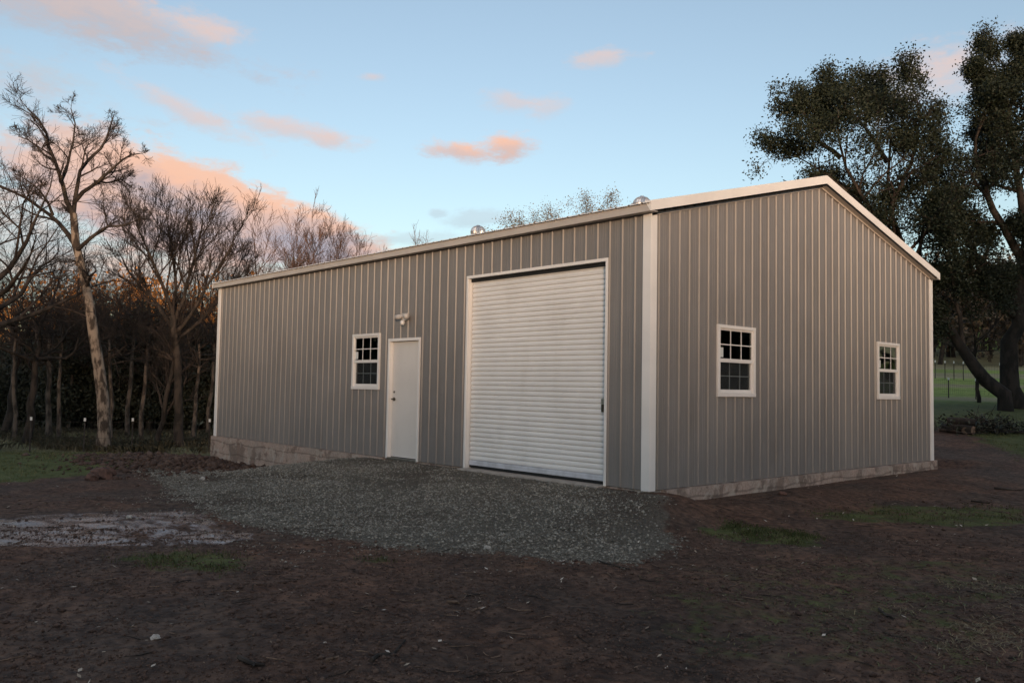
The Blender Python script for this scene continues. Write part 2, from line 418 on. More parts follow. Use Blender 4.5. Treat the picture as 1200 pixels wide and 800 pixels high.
def poly_ground(pts): return np.array([ground_pt(*p)[:2] for p in pts])
def poly_sd(P, poly):
    """signed distance, positive inside"""
    P = P[:, :2]; d = np.full(len(P), 1e9); ins = np.zeros(len(P), bool); n = len(poly)
    for i in range(n):
        a, b = poly[i], poly[(i + 1) % n]
        ab = b - a; h = np.clip(((P - a) @ ab) / (ab @ ab), 0, 1)
        d = np.minimum(d, np.linalg.norm(P - a - h[:, None] * ab, axis=1))
        c = ((a[1] > P[:, 1]) != (b[1] > P[:, 1]))
        xi = a[0] + (P[:, 1] - a[1]) * (b[0] - a[0]) / (b[1] - a[1] + 1e-12)
        ins ^= c & (P[:, 0] < xi)
    return np.where(ins, d, -d)

GRAVEL = np.array([(-8.6, -.10), (-5.2, -.06), (-.2, -.06), (.32, -.05), (.85, -.8), (1.6, -1.6), (1.75, -2.5), (.4, -3.55), (-1.7, -4.0),
                   (-3.3, -4.15), (-5.2, -4.0), (-7.0, -3.4), (-9.0, -2.9), (-10.6, -2.75), (-10.9, -2.35), (-9.9, -1.5)], float)
G_FIELD = poly_ground([(-60, 500), (262, 515), (245, 528), (170, 545), (60, 562), (-60, 575)])
G_LEFT = poly_ground([(125, 655), (210, 640), (330, 648), (320, 672), (250, 690), (170, 672)])
G_MID = poly_ground([(390, 652), (440, 645), (480, 655), (450, 664), (400, 662)])
G_STRIP = poly_ground([(805, 612), (850, 608), (980, 628), (970, 642), (880, 640), (820, 630)])
G_STRIP2 = poly_ground([(920, 600), (1010, 590), (1210, 596), (1230, 622), (1080, 618), (960, 614)])
G_BACK = poly_ground([(1085, 486), (1400, 480), (1500, 545), (1260, 560), (1120, 517)])
G_DRY = poly_ground([(930, 700), (1050, 675), (1230, 690), (1260, 780), (1100, 775), (980, 745)])
G_SPARSE = poly_ground([(760, 655), (1230, 640), (1300, 810), (700, 810)])
WET = poly_ground([(-60, 606), (120, 598), (250, 596), (320, 634), (220, 644), (60, 640), (-60, 648)])
G_THIN = poly_ground([(-40, 596), (100, 588), (260, 570), (420, 545), (790, 575), (840, 620), (800, 660), (300, 655), (200, 610), (-40, 610)])
WET2 = poly_ground([(920, 745), (1010, 735), (1060, 770), (1000, 800), (900, 790)])
def warped_axis(lo, hi, c, n, fine):
    """n samples from lo to hi, finest (spacing fine) near c"""
    def side(ext, m):
        k = 1.0; a, b = 1e-4, 40.0
        for _ in range(80):
            k = .5 * (a + b)
            if ext * (k / m) / math.sinh(k) > fine: a = k
            else: b = k
        u = np.linspace(0, 1, m + 1); return ext * np.sinh(k * u) / math.sinh(k)
    m = n // 2
    return np.concatenate([c - side(c - lo, m)[::-1], (c + side(hi - c, n - m))[1:]])
tt = warped_axis(-420, 1400, 8.0, 640, .045); sx = warped_axis(-900, 900, 0.0, 640, .05)
TT, SS_ = np.meshgrid(tt, sx, indexing='ij')
GP = CAM[:2] + TT.reshape(-1, 1) * FWD[:2] + SS_.reshape(-1, 1) * RGT[:2]
gV = np.column_stack([GP, terrain(GP)])
nt, ns = len(tt), len(sx)
ii = np.arange(nt * ns).reshape(nt, ns)
gF = np.stack([ii[:-1, :-1], ii[:-1, 1:], ii[1:, 1:], ii[1:, :-1]], -1).reshape(-1, 4)[:, ::-1]
def masks(P):
    e = .35 * vnoise(P, 1.1, 11, 5, .6)
    far = ss((P[:, :2] - CAM[:2]) @ FWD[:2], 21, 27)
    grass = np.zeros(len(P))
    for poly, k, soft in ((G_FIELD, .9, 1.2), (G_LEFT, .8, .8), (G_MID, .55, .4), (G_STRIP, .85, .45), (G_STRIP2, .62, .6), (G_BACK, .75, 1.5), (G_SPARSE, .42, 1.0)):
        grass = np.maximum(grass, k * ss(poly_sd(P, poly) + e * 1.4 * soft, -.3 * soft, .7 * soft))
    grass = np.maximum(grass, far * .85)
    grav = ss(poly_sd(P, GRAVEL) + 1.1 * e, -.35, .22)
    wet = np.maximum(ss(poly_sd(P, WET) + e * 1.0, -.2, .3), .55 * ss(poly_sd(P, WET2) + e, -.2, .4))
    return grass * (1 - grav), grav, wet * (1 - grav)
gm, vm, wm = masks(GP)
# wet hollows lie a little lower and smoother
def ground_mat():
    m, t, b = mat('yard_ground')
    co = N(t, 'ShaderNodeTexCoord').outputs['Object']
    at_ = lambda n: N(t, 'ShaderNodeAttribute', attribute_name=n).outputs['Fac']
    red, rf, raw = noise_col(t, co, .6, (.130, .077, .054), (.098, .070, .055), .36, .64, 12)
    fine, ff, fraw = noise_col(t, co, 13.0, (1.3, 1.26, 1.22), (.52, .52, .54), .3, .7, 12)
    big, bf, _ = noise_col(t, co, 2.2, (1.12, 1.1, 1.08), (.74, .74, .76), .35, .65, 10)
    red = mixc(t, 1, red, big, 'MULTIPLY')
    soil = mixc(t, 1, red, fine, 'MULTIPLY')
    speck, sf, _ = noise_col(t, co, 70, (0, 0, 0), (1, 1, 1), .66, .72, 3)
    soil = mixc(t, mth(t, 'MULTIPLY', sf, .35), soil, (.26, .20, .16))
    gr, gf, _ = noise_col(t, co, 3.0, (.062, .076, .026), (.102, .112, .042), .35, .65, 10)
    gn = N(t, 'ShaderNodeTexNoise'); gn.inputs['Scale'].default_value = 5; gn.inputs['Detail'].default_value = 8; t.links.new(co, gn.inputs['Vector'])
    gfac = sstep(t, mth(t, 'ADD', at_('grass'), mth(t, 'SUBTRACT', gn.outputs[0], .5)), .35, .70)
    gr = mixc(t, at_('meadow'), gr, mixc(t, gf, (.19, .26, .055), (.26, .32, .085)))
    gr = mixc(t, at_('dry'), gr, (.30, .25, .16))
    soil = mixc(t, mth(t, 'MULTIPLY', at_('dark_soil'), sstep(t, gn.outputs[0], .25, .6)), soil, mixc(t, 1, soil, (.66, .68, .70), 'MULTIPLY'))
    c = mixc(t, gfac, soil, gr)
    vor = N(t, 'ShaderNodeTexVoronoi'); vor.inputs['Scale'].default_value = 32; t.links.new(co, vor.inputs['Vector'])
    bw = N(t, 'ShaderNodeRGBToBW'); t.links.new(vor.outputs['Color'], bw.inputs[0])
    gv = mixc(t, bw.outputs[0], (.10, .091, .075), (.22, .20, .165))
    gv = mixc(t, sstep(t, raw, .4, .65), gv, mixc(t, .75, gv, (.11, .082, .064)))
    vfac = sstep(t, mth(t, 'ADD', at_('gravel'), mth(t, 'MULTIPLY', mth(t, 'SUBTRACT', gn.outputs[0], .5), .8)), .35, .65)
    c = mixc(t, vfac, c, gv)
    # wet, clayey mud: paler silt and standing water in the hollows
    wn2 = N(t, 'ShaderNodeTexNoise'); wn2.inputs['Scale'].default_value = 1.5; wn2.inputs['Detail'].default_value = 8; wn2.inputs['Roughness'].default_value = .65
    mp = N(t, 'ShaderNodeMapping'); mp.inputs['Rotation'].default_value = (0, 0, R(-40)); mp.inputs['Scale'].default_value = (.75, 1.6, 1); t.links.new(co, mp.inputs[0]); t.links.new(mp.outputs[0], wn2.inputs['Vector'])
    wfac = sstep(t, mth(t, 'MULTIPLY', at_('wet'), wn2.outputs[0]), .40, .50)
    c = mixc(t, mth(t, 'MULTIPLY', wfac, .7), c, (.22, .17, .155))
    t.links.new(c, b.inputs['Base Color'])
    rgh = N(t, 'ShaderNodeMix'); t.links.new(wfac, rgh.inputs[0]); rgh.inputs[2].default_value = .88; rgh.inputs[3].default_value = .16
    t.links.new(rgh.outputs[0], b.inputs['Roughness'])
    sp = N(t, 'ShaderNodeMix'); t.links.new(wfac, sp.inputs[0]); sp.inputs[2].default_value = .18; sp.inputs[3].default_value = .5
    t.links.new(sp.outputs[0], b.inputs['Specular IOR Level'])
    h = mth(t, 'ADD', fraw, mth(t, 'MULTIPLY', mth(t, 'MULTIPLY', vor.outputs['Distance'], at_('gravel')), 1.2))
    bp = N(t, 'ShaderNodeBump'); bp.inputs['Distance'].default_value = .075
    t.links.new(mth(t, 'SUBTRACT', .9, mth(t, 'MULTIPLY', wfac, .80)), bp.inputs['Strength'])
    t.links.new(h, bp.inputs['Height']); t.links.new(bp.outputs[0], b.inputs['Normal'])
    return m
ground = np_mesh('ground', gV, [gF], ground_mat(), smooth=True)
tag(ground, 'dark reddish bare soil yard with grass and wet mud', 'ground', kind='structure')
gd_ = GP - CAM[:2]; gt_ = gd_ @ FWD[:2]; gs_ = gd_ @ RGT[:2]
bt_ = gt_ + 1.2 * vnoise(GP, .25, 51) 
meadow = np.maximum(ss(gt_, 31, 36) * ss(gs_, 8, 14), .06 * ss(poly_sd(GP, G_FIELD), -.8, .8))
band = np.maximum.reduce([.8 * smooth_box(bt_, a_, b_, .8) for a_, b_ in ((34.2, 35.2), (41, 42.5), (50, 56), (64, 90))]) * ss(gs_, 8, 14)
band = np.maximum(band, .42 * ss(gt_, 24.5, 27.5) * (1 - ss(gs_, -4, 0)))
DARK_SOIL = poly_ground([(100, 830), (330, 705), (600, 690), (900, 690), (960, 830)])  # near soil is drawn darker inside this outline
dark_soil = ss(poly_sd(GP, DARK_SOIL) + .9 * vnoise(GP, .9, 61, 5), -.5, .6)
for nm, arr in (('dark_soil', dark_soil), ('grass', gm), ('gravel', vm), ('wet', wm), ('meadow', meadow), ('dry', band)):
    a = ground.data.attributes.new(nm, 'FLOAT', 'POINT'); a.data.foreach_set('value', arr.astype(np.float32))

# ------------------------------------------------------------------ scatter (stuff)
def scatter_points(n, t0, t1, half=.72, dens=None, power=1.0):
    t = t0 + (t1 - t0) * rs.rand(n) ** power
    s = (rs.rand(n) * 2 - 1) * half * t
    P = CAM[:2] + t[:, None] * FWD[:2] + s[:, None] * RGT[:2]
    if dens is not None:
        k = rs.rand(n) < dens(P); P = P[k]
    inside = (P[:, 0] < .1) & (P[:, 0] > -L - .1) & (P[:, 1] > -.1) & (P[:, 1] < WD + .1)
    P = P[~inside]
    return np.column_stack([P, terrain(P)])
def stones(name, P, size, material, label, cat, flat=.6):
    n = len(P)
    base = np.array([(1, 0, 0), (-1, 0, 0), (0, 1, 0), (0, -1, 0), (0, 0, 1), (0, 0, -1)], float)
    F = np.array([(0, 2, 4), (2, 1, 4), (1, 3, 4), (3, 0, 4), (2, 0, 5), (1, 2, 5), (3, 1, 5), (0, 3, 5)])
    V = base[None] * (size * (.45 + rs.rand(n) ** 4 * 1.9))[:, None, None] * .5
    V = V * (1 + .5 * (rs.rand(n, 6, 3) - .5)) + V.std() * (rs.rand(n, 6, 3) - .5) * .7
    a = rs.rand(n) * 6.28; ca, sa = np.cos(a), np.sin(a)
    tl = (rs.rand(n) - .5) * 1.2; ct, st = np.cos(tl), np.sin(tl)
    x, y, z = V[..., 0], V[..., 1], V[..., 2] * flat
    y, z = y * ct[:, None] - z * st[:, None], y * st[:, None] + z * ct[:, None]
    V = np.stack([x * ca[:, None] - y * sa[:, None], x * sa[:, None] + y * ca[:, None], z], -1)
    V = V + P[:, None, :] + np.array([0, 0, size * .12])
    return tag(np_mesh(name, V.reshape(-1, 3), [(F[None] + 6 * np.arange(n)[:, None, None]).reshape(-1, 3)], material), label, cat, kind='stuff')
def blades(name, P, h, w, material, label, cat, lean=.6):
    n = len(P); a = rs.rand(n) * 6.28; hh = h * (.4 + rs.rand(n) * .9)
    d = np.column_stack([np.cos(a), np.sin(a), np.zeros(n)]); u = np.column_stack([-np.sin(a), np.cos(a), np.zeros(n)])
    ln = (rs.rand(n) * lean)[:, None] * hh[:, None]
    z = np.array([0, 0, 1.0])
    v0 = P - u * w / 2; v1 = P + u * w / 2
    v2 = P + u * w * .3 + d * ln * .4 + z * hh[:, None] * .6; v3 = P + d * ln + z * hh[:, None] * (1 - .3 * lean)
    v4 = P - u * w * .3 + d * ln * .4 + z * hh[:, None] * .6
    V = np.stack([v0, v1, v2, v3, v4], 1).reshape(-1, 3)
    F = (np.array([0, 1, 2, 3, 4])[None] + 5 * np.arange(n)[:, None])
    return tag(np_mesh(name, V, [F], material), label, cat, kind='stuff')

Pg = np.column_stack([rs.uniform(-14, 2.4, 300000), rs.uniform(-5.2, -.02, 300000)])
dens = np.maximum(masks(Pg)[1] * (.15 + .85 * ss(vnoise(Pg, .8, 31, 6, .6) + .35 * ss(-Pg[:, 1], .4, 2.6), -.25, .35)), .06 * ss(poly_sd(Pg, G_THIN), -.9, .5) * ss(vnoise(Pg, 1.5, 36, 5), -.1, .4))
Pg = Pg[rs.rand(len(Pg)) < dens]; Pg = np.column_stack([Pg, terrain(Pg)])
stones('gravel', Pg, .021, M_GRAVEL, 'grey crushed gravel spread in front of the roll-up door', 'gravel')
Pc = scatter_points(14000, 3.6, 13, .68, lambda P: (1 - masks(P)[1]) * (.3 + .7 * ss(vnoise(P, 1.3, 32), -.2, .3)), 1.1)
stones('soil_clods', Pc, .026, M_CLOD, 'small dark clods of soil over the bare yard', 'soil', .7)
Ph = np.column_stack([rs.normal(-12.6, 1.5, 2600), rs.normal(-1.7, .8, 2600)]); Ph = Ph[(Ph[:, 1] < -.2)]
Ph = np.column_stack([Ph, terrain(Ph)])
stones('loose_earth', Ph, .10, M_CLOD, 'lumpy loose red earth by the far corner of the building', 'soil', .7)
Pq = scatter_points(90000, 3.6, 10, .66, lambda P: (1 - masks(P)[1]) * (.25 + .75 * ss(vnoise(P, 2.0, 35, 5), -.3, .3)), 1.0)
stones('soil_grains', Pq, .014, M_CLOD, 'fine crumbs of soil over the near yard', 'soil', .8)
Pl = scatter_points(2600, 3.6, 16, .68, lambda P: .35 + .65 * ss(vnoise(P, .8, 33), -.1, .4), 1.2)
def litter():
    n = len(Pl); a = rs.rand(n) * 6.28; ln = .006 + .026 * rs.rand(n) ** 3; wd = ln * (.15 + .5 * rs.rand(n))
    d = np.column_stack([np.cos(a), np.sin(a), (rs.rand(n) - .3) * .8]); u = np.column_stack([-np.sin(a), np.cos(a), (rs.rand(n) - .5) * .6])
    c = Pl + np.array([0, 0, .012])
    V = np.stack([c - d * ln[:, None], c + u * wd[:, None], c + d * ln[:, None], c - u * wd[:, None]], 1).reshape(-1, 3)
    return tag(np_mesh('leaf_litter', V, [np.arange(4 * n).reshape(n, 4)], M_LITTER), 'pale dead leaves and wood chips scattered over the soil', 'leaf litter', kind='stuff')
litter()
Ptw = scatter_points(1500, 3.6, 14, .68, lambda P: (1 - masks(P)[1]) * (.2 + .8 * ss(vnoise(P, 1.0, 37), -.1, .4)))
def twigs(name, P, material, label):
    n = len(P); a = rs.rand(n) * 6.28; ln = (.03 + .09 * rs.rand(n) ** 2)[:, None]
    d = np.column_stack([np.cos(a), np.sin(a), np.zeros(n)]); u = np.column_stack([-np.sin(a), np.cos(a), np.zeros(n)])
    Pp = np.stack([P - d * ln, P + u * ln * .25 * (rs.rand(n, 1) - .5), P + d * ln], 1); Pp[..., 2] = terrain(Pp.reshape(-1, 3)).reshape(n, 3) + .008
    V, F = tubes(Pp, np.tile([.004, .0035, .002], (n, 1)), 4)
    return tag(np_mesh(name, V, [F], material), label, 'twigs', kind='stuff')
def patch_pts(poly, n, soft=.5, extra=None):
    lo, hi = poly.min(0) - .3, poly.max(0) + .3
    P = lo + rs.rand(n, 2) * (hi - lo)
    P = P[(poly_sd(P, poly) + .5 * soft * vnoise(P, 1.1, 11, 5, .6) > rs.rand(len(P)) * soft * .8) & (masks(P)[1] < .3)]
    if extra is not None: P = P[extra(P) > rs.rand(len(P))]
    inside = (P[:, 0] < .1) & (P[:, 0] > -L - .1) & (P[:, 1] > -.1) & (P[:, 1] < WD + .1); P = P[~inside]
    return np.column_stack([P, terrain(P)])
tuft = lambda P: ss(vnoise(P, 2.5, 41, 4), -.25, .35)
blades('short_grass', np.vstack([patch_pts(G_LEFT, 15000, .9, tuft), patch_pts(G_MID, 2500, .4, tuft), patch_pts(G_STRIP, 16000, .35, tuft), patch_pts(G_STRIP2, 9000, .6, tuft)]),
       .048, .006, M_GRASS, 'low green grass growing in thin patches on the soil', 'grass')
blades('field_grass', np.vstack([patch_pts(G_FIELD, 110000, 1.2, tuft), patch_pts(G_BACK, 50000, 1.0, tuft)]), .05, .012, M_FIELD, 'dark green grass of the field beside the building', 'grass')
Pd = patch_pts(G_DRY, 16000, .8, lambda P: ss(vnoise(P, 1.8, 43, 4), -.15, .3))
def straw(name, P, ln0, w, material, label, cat):
    n = len(P); a = rs.rand(n) * 6.28; ln = (ln0 * (.4 + rs.rand(n)))[:, None]
    d = np.column_stack([np.cos(a), np.sin(a), (rs.rand(n) - .25) * .55]); u = np.column_stack([-np.sin(a), np.cos(a), np.zeros(n)]) * w / 2
    c = P + np.array([0, 0, .012]); k = np.column_stack([np.zeros((n, 2)), .012 * rs.rand(n)])
    V = np.stack([c - d * ln - u, c - u + k, c + d * ln, c + u + k, c - d * ln + u], 1).reshape(-1, 3)
    return tag(np_mesh(name, V, [np.arange(5 * n).reshape(n, 5)], material), label, cat, kind='stuff')
straw('dry_grass', Pd, .035, .005, M_DRY, 'straw coloured dry grass at the near right of the yard', 'grass')
Psg = scatter_points(16000, 4, 11, .68, lambda P: .5 * ss(poly_sd(P, G_SPARSE), -.4, .8) * ss(vnoise(P, 1.4, 44, 4), -.1, .4))
straw('sparse_weeds', Psg, .028, .006, M_GRASS, 'sparse green weeds over the near right of the yard', 'weeds')

# ------------------------------------------------------------------ the building
B = empty('metal_building', (0, 0, 0), 'long taupe ribbed metal garage with white trim and low gable roof', 'building')
def rib_profile(x0, x1, first, pitch=.2286):
    """list of (x, out): flat panel with 19 mm trapezoid ribs and two faint stiffener beads between"""
    pts = {round(x0, 4): 0.0, round(x1, 4): 0.0}
    k = first
    while k < x1 + pitch:
        for dx, h in ((-.022, 0), (-.0095, .016), (.0095, .016), (.022, 0), (.088, 0), (.095, .003), (.105, .003), (.112, 0), (.128, 0), (.135, .003), (.145, .003), (.152, 0)):
            x = round(k + dx, 4)
            if x0 < x < x1: pts[x] = h
        k += pitch
    return sorted(pts.items())
def panel_wall(place, x0, x1, first, zb, ztop, openings):
    """place(x, out, z) -> world; openings (xa, xb, za, zb)"""
    prof = rib_profile(x0, x1, first)
    xs = [p[0] for p in prof]; hs = [p[1] for p in prof]
    cuts = sorted(set(xs + [o[0] for o in openings] + [o[1] for o in openings]))
    hh = np.interp(cuts, xs, hs)
    m = MB()
    for i in range(len(cuts) - 1):
        xa, xb, ha, hb = cuts[i], cuts[i + 1], hh[i], hh[i + 1]; xm = (xa + xb) / 2
        segs = [(zb, None)]
        op = sorted([(o[2], o[3]) for o in openings if o[0] - 1e-6 < xm < o[1] + 1e-6])
        z = zb; out = []
        for a, b in op:
            if a > z: out.append((z, a))
            z = b
        out.append((z, None))
        for a, b in out:
            ta, tb = (ztop(xa), ztop(xb)) if b is None else (b, b)
            m.quad(place(xa, ha, a), place(xb, hb, a), place(xb, hb, tb), place(xa, ha, tb))
    return m
# openings
RD = (-3.80, -.775, 0.0, 3.115)          # roll door, clear opening
ED = (-6.06, -5.165, 0.0, 2.135)         # entry door, clear opening
W0 = (-7.335, -6.40, 1.295, 2.255)
W1 = (1.545, 2.515, 1.30, 2.245)
W2 = (6.665, 7.575, 1.28, 2.24)
front = lambda x, o, z: (x, -o, z)
gab = lambda y, o, z: (o, y, z)
back = lambda x, o, z: (x, WD + o, z)
gab2 = lambda y, o, z: (-L - o, y, z)
gt = lambda y: HW + SL * min(y, WD - y)
panel_wall(front, -L, 0, -L + .19, 0, lambda x: HW, [RD, ED, W0]).build('front_wall', M_WALL, B)
panel_wall(gab, 0, WD, .19, 0, gt, [W1, W2]).build('gable_wall', M_WALL, B)
panel_wall(back, -L, 0, -L + .19, 0, lambda x: HW, []).build('back_wall', M_WALL, B)
panel_wall(gab2, 0, WD, .19, 0, gt, []).build('gable_wall', M_WALL, B)
# inner lining + floor, so that the glass looks into a real dark room
m = MB()
def lin(mm, pl, x0, x1, top, ops, off):
    cuts = sorted(set([x0, x1, (x0 + x1) / 2] + [o[0] for o in ops] + [o[1] for o in ops]))
    for i in range(len(cuts) - 1):
        xa, xb = cuts[i], cuts[i + 1]; xm = (xa + xb) / 2; z = 0
        for o in sorted([o for o in ops if o[0] < xm < o[1]], key=lambda o: o[2]):
            if o[2] > z: mm.quad(pl(xa, off, z), pl(xb, off, z), pl(xb, off, o[2]), pl(xa, off, o[2]))
            z = o[3]
        mm.quad(pl(xa, off, z), pl(xb, off, z), pl(xb, off, top(xb)), pl(xa, off, top(xa)))
lin(m, front, -L + .1, -.1, lambda x: HW, [RD, ED, W0], -.10)
lin(m, gab, .1, WD - .1, gt, [W1, W2], -.10)
lin(m, back, -L + .1, -.1, lambda x: HW, [], -.10)
lin(m, gab2, .1, WD - .1, gt, [], -.10)
m.build('wall_lining', M_INSIDE, B)
MB().box(-L + .02, -.02, .02, WD - .02, -.35, -.012).build('floor_slab', M_SLAB, B)
# foundation: rough stem wall standing 7 cm proud of the panels
def rough_strip(pts_fn, n, z0, z1, mb, nz=6, amp=.010):
    """pts_fn(u) -> (x, y, nx, ny)"""
    g = []
    for i in range(n + 1):
        x, y, nx, ny = pts_fn(i / n)
        for j in range(nz + 1):
            z = z0 + (z1 - z0) * j / nz; o = amp * random.uniform(-1, 1)
            g.append((x + nx * o, y + ny * o, z + (random.uniform(-.012, .004) if j == nz else 0)))
    f = [((i) * (nz + 1) + j, (i + 1) * (nz + 1) + j, (i + 1) * (nz + 1) + j + 1, i * (nz + 1) + j + 1) for i in range(n) for j in range(nz)]
    k = len(g)
    for i in range(n + 1):
        x, y, nx, ny = pts_fn(i / n); g.append((x - nx * .12, y - ny * .12, z1))
    for i in range(n): f.append((i * (nz + 1) + nz, (i + 1) * (nz + 1) + nz, k + i + 1, k + i))
    mb.add(g, f)
e = .07
fm = MB(); XS = -6.15
rough_strip(lambda u: (-L - e + u * (XS + L + e), -e, 0, -1), 70, -1.3, -.006, fm)
rough_strip(lambda u: (XS + u * (-.35 - XS), .012, 0, -1), 50, -.6, -.006, fm)
fm.quad((XS, -e, -.9), (XS, .012, -.9), (XS, .012, -.006), (XS, -e, -.006))
rough_strip(lambda u: (e, .30 + u * (WD + e - .30), 1, 0), 80, -.9, -.006, fm)
rough_strip(lambda u: (e - u * (L + 2 * e), WD + e, 0, 1), 60, -1.3, -.006, fm)
rough_strip(lambda u: (-L - e, WD + e - u * (WD + 2 * e), -1, 0), 60, -1.5, -.006, fm)
fm.box(-.349, -.05, .12, .30, -.9, -.008)
fm.quad((-.06, .30, -.9), (e, .30, -.9), (e, .30, -.006), (-.06, .30, -.006))
fm.build('foundation', M_CONC, B)
# corner trims (L shape, bent lips)
def corner(cx, cy, sxn, syn):
    m = MB(); w = .112; t = .024
    m.box(cx + sxn * t, cx - sxn * w, cy + syn * t, cy + syn * .0005, -.01, HW + .02)
    m.box(cx + sxn * t, cx + sxn * .0005, cy + syn * .0003, cy - syn * w, -.01, HW + .02)
    for z in np.arange(.25, HW, .62):                                 # screws and lap joints
        for q in (.093,):
            m.box(cx - sxn * q, cx - sxn * (q - .012), cy + syn * (t + .004), cy + syn * (t - .002), z, z + .012)
            m.box(cx + sxn * (t + .004), cx + sxn * (t - .002), cy - syn * q, cy - syn * (q - .012), z, z + .012)
    return m
for cx, cy, a, b in ((0, 0, 1, -1), (0, WD, 1, 1), (-L, 0, -1, -1), (-L, WD, -1, 1)):
    corner(cx, cy, a, b).build('corner_trim', M_TRIM, B, bevel=.002)
# roof
OA, OB, HE, FT = .125, .15, 3.797, .112
RIDGEZ = HE + SL * (WD / 2 + OB)
rf = MB()
prof = rib_profile(-L - OA + .004, OA - .004, -L - OA + .12)
for i in range(len(prof) - 1):
    (xa, ha), (xb, hb) = prof[i], prof[i + 1]
    for sgn in (0, 1):
        ye = -OB - .035 if not sgn else WD + OB + .035; yr = WD / 2
        ze = HE - SL * .035
        rf.quad((xa, ye, ze + ha), (xb, ye, ze + hb), (xb, yr, RIDGEZ + hb), (xa, yr, RIDGEZ + ha))
# underside of the deck, so that the interior is dark
rf.quad((-L, 0, HW - .0), (0, 0, HW - .0), (0, WD / 2, gt(WD / 2)), (-L, WD / 2, gt(WD / 2)))
rf.quad((-L, WD, HW - .0), (0, WD, HW - .0), (0, WD / 2, gt(WD / 2)), (-L, WD / 2, gt(WD / 2)))
roof = rf.build('roof', M_ROOF, B)
rc = MB()
for sgn in (-1, 1):
    rc.add([(-L - OA, WD / 2, RIDGEZ + .034), (OA, WD / 2, RIDGEZ + .034), (OA, WD / 2 + sgn * .18, RIDGEZ - SL * .18 + .024), (-L - OA, WD / 2 + sgn * .18, RIDGEZ - SL * .18 + .024)], [(0, 1, 2, 3)])
rc.build('ridge_cap', M_ROOF, roof)
for sgn in (0, 1):                                                    # eave fascia and soffit
    y = -OB if not sgn else WD + OB
    d = 1 if not sgn else -1
    fa = MB().box(-L - OA + .003, OA - .003, y, y + d * .012, HE - FT, HE - .004)
    fa.box(-L - OA + .003, OA - .003, y + d * .012, y + d * (OB - .001), HE - FT + .002, HE - FT + .010)
    fa.build('eave_fascia', M_FASCIA, B)
for xs_ in (OA, -L - OA):                                             # rake trims with sloped soffit
    d = -1 if xs_ > 0 else 1
    rk = MB()
    for (ya, za), (yb, zb) in (((-OB - .004, HE - .001), (WD / 2, RIDGEZ - .0)), ((WD / 2, RIDGEZ - .0), (WD + OB + .004, HE - .001))):
        lip = .026
        rk.add([(xs_, ya, za - FT), (xs_, yb, zb - FT), (xs_, yb, zb + lip), (xs_, ya, za + lip),
                (xs_ + d * .012, ya, za - FT), (xs_ + d * .012, yb, zb - FT), (xs_ + d * .11, yb, zb + lip), (xs_ + d * .11, ya, za + lip)],
               [(0, 1, 2, 3), (3, 2, 6, 7), (0, 4, 5, 1), (0, 3, 7, 4), (1, 5, 6, 2), (4, 7, 6, 5)])
    rk.build('rake_trim', M_TRIM, B)
    so_ = MB()
    for (ya, yb) in ((0.0, WD / 2), (WD / 2, WD)):
        za, zb = gt(ya) - .002, gt(yb) - .002
        so_.quad((xs_ + d * .013, ya, za), (xs_ + d * .013, yb, zb), (xs_ + d * OA, yb, zb), (xs_ + d * OA, ya, za))
        # small closure angle under the soffit, against the panels
        xo = xs_ + d * (OA - .024)
        so_.add([(xo, ya, za - .035), (xo, yb, zb - .035), (xo, yb, zb - .003), (xo, ya, za - .003)], [(0, 1, 2, 3)])
    so_.build('rake_soffit', M_FASCIA, B)
# turbine vents
def turbine(x, y, r=.185):
    z0 = HE + SL * (min(y, WD - y) + OB) - .13
    b = MB()
    b.tube([(x, y, z0), (x, y, z0 + .17)], [.13, .13], 20)
    b.tube([(x, y, z0 + .17), (x, y, z0 + .185)], [r * 1.0, r * 1.0], 20)
    v = b.build('turbine_vent', M_GALV, roof, True)
    zc = z0 + .20
    fn = MB(); nb = 22
    prof_ = [(.78, 0.0), (1.0, .07), (1.04, .13), (.92, .20), (.62, .255), (.25, .28)]
    for k in range(nb):
        a0 = 2 * math.pi * k / nb
        vs = []
        for (rr, zz) in prof_:
            for da, dr in ((0, 1.0), (.20, .90), (.34, .985)):
                a = a0 + da + zz * 1.2
                vs.append((x + rr * r * dr * math.cos(a), y + rr * r * dr * math.sin(a), zc + zz))
        fs = [(j * 3 + i, j * 3 + i + 1, (j + 1) * 3 + i + 1, (j + 1) * 3 + i) for j in range(len(prof_) - 1) for i in range(2)]
        fn.add(vs, fs)
    fn.tube([(x, y, zc + .27), (x, y, zc + .292)], [r * .30, r * .22], 16)
    fn.build('turbine_fins', M_GALV, roof)
turbine(-3.98, 4.70); turbine(-9.05, 4.55)
# roll-up door
rd = empty('roll_up_door', (0, 0, 0)); rd.parent = B
m = MB(); DY = .085
x0, x1 = RD[0] + .012, RD[1] - .012
P_ = .0765; zs = []
z = .125
prof_z = [(0.0, .000), (.06, -.010), (.18, -.018), (.45, -.021), (.72, -.018), (.84, -.010), (.90, .004), (.97, .004)]
pts = []
while z < RD[3] - .01:
    for u, o in prof_z:
        if z + u * P_ < RD[3] + .02: pts.append((z + u * P_, o))
    z += P_
for (za, oa), (zb, ob) in zip(pts[:-1], pts[1:]):
    m.quad((x0, DY + oa, za), (x1, DY + oa, za), (x1, DY + ob, zb), (x0, DY + ob, zb))
m.build('door_curtain', M_DOORC, rd)
bb = MB().box(x0, x1, DY - .030, DY + .01, .045, .123)
bb.box(x0, x1, DY - .036, DY - .029, .062, .072); bb.box(x0, x1, DY - .036, DY - .029, .095, .105)
bb.build('bottom_bar', M_ALU, rd, bevel=.002)
MB().box(x0, x1, DY - .02, DY + .012, .008, .0445).build('bottom_seal', M_BLACK, rd)
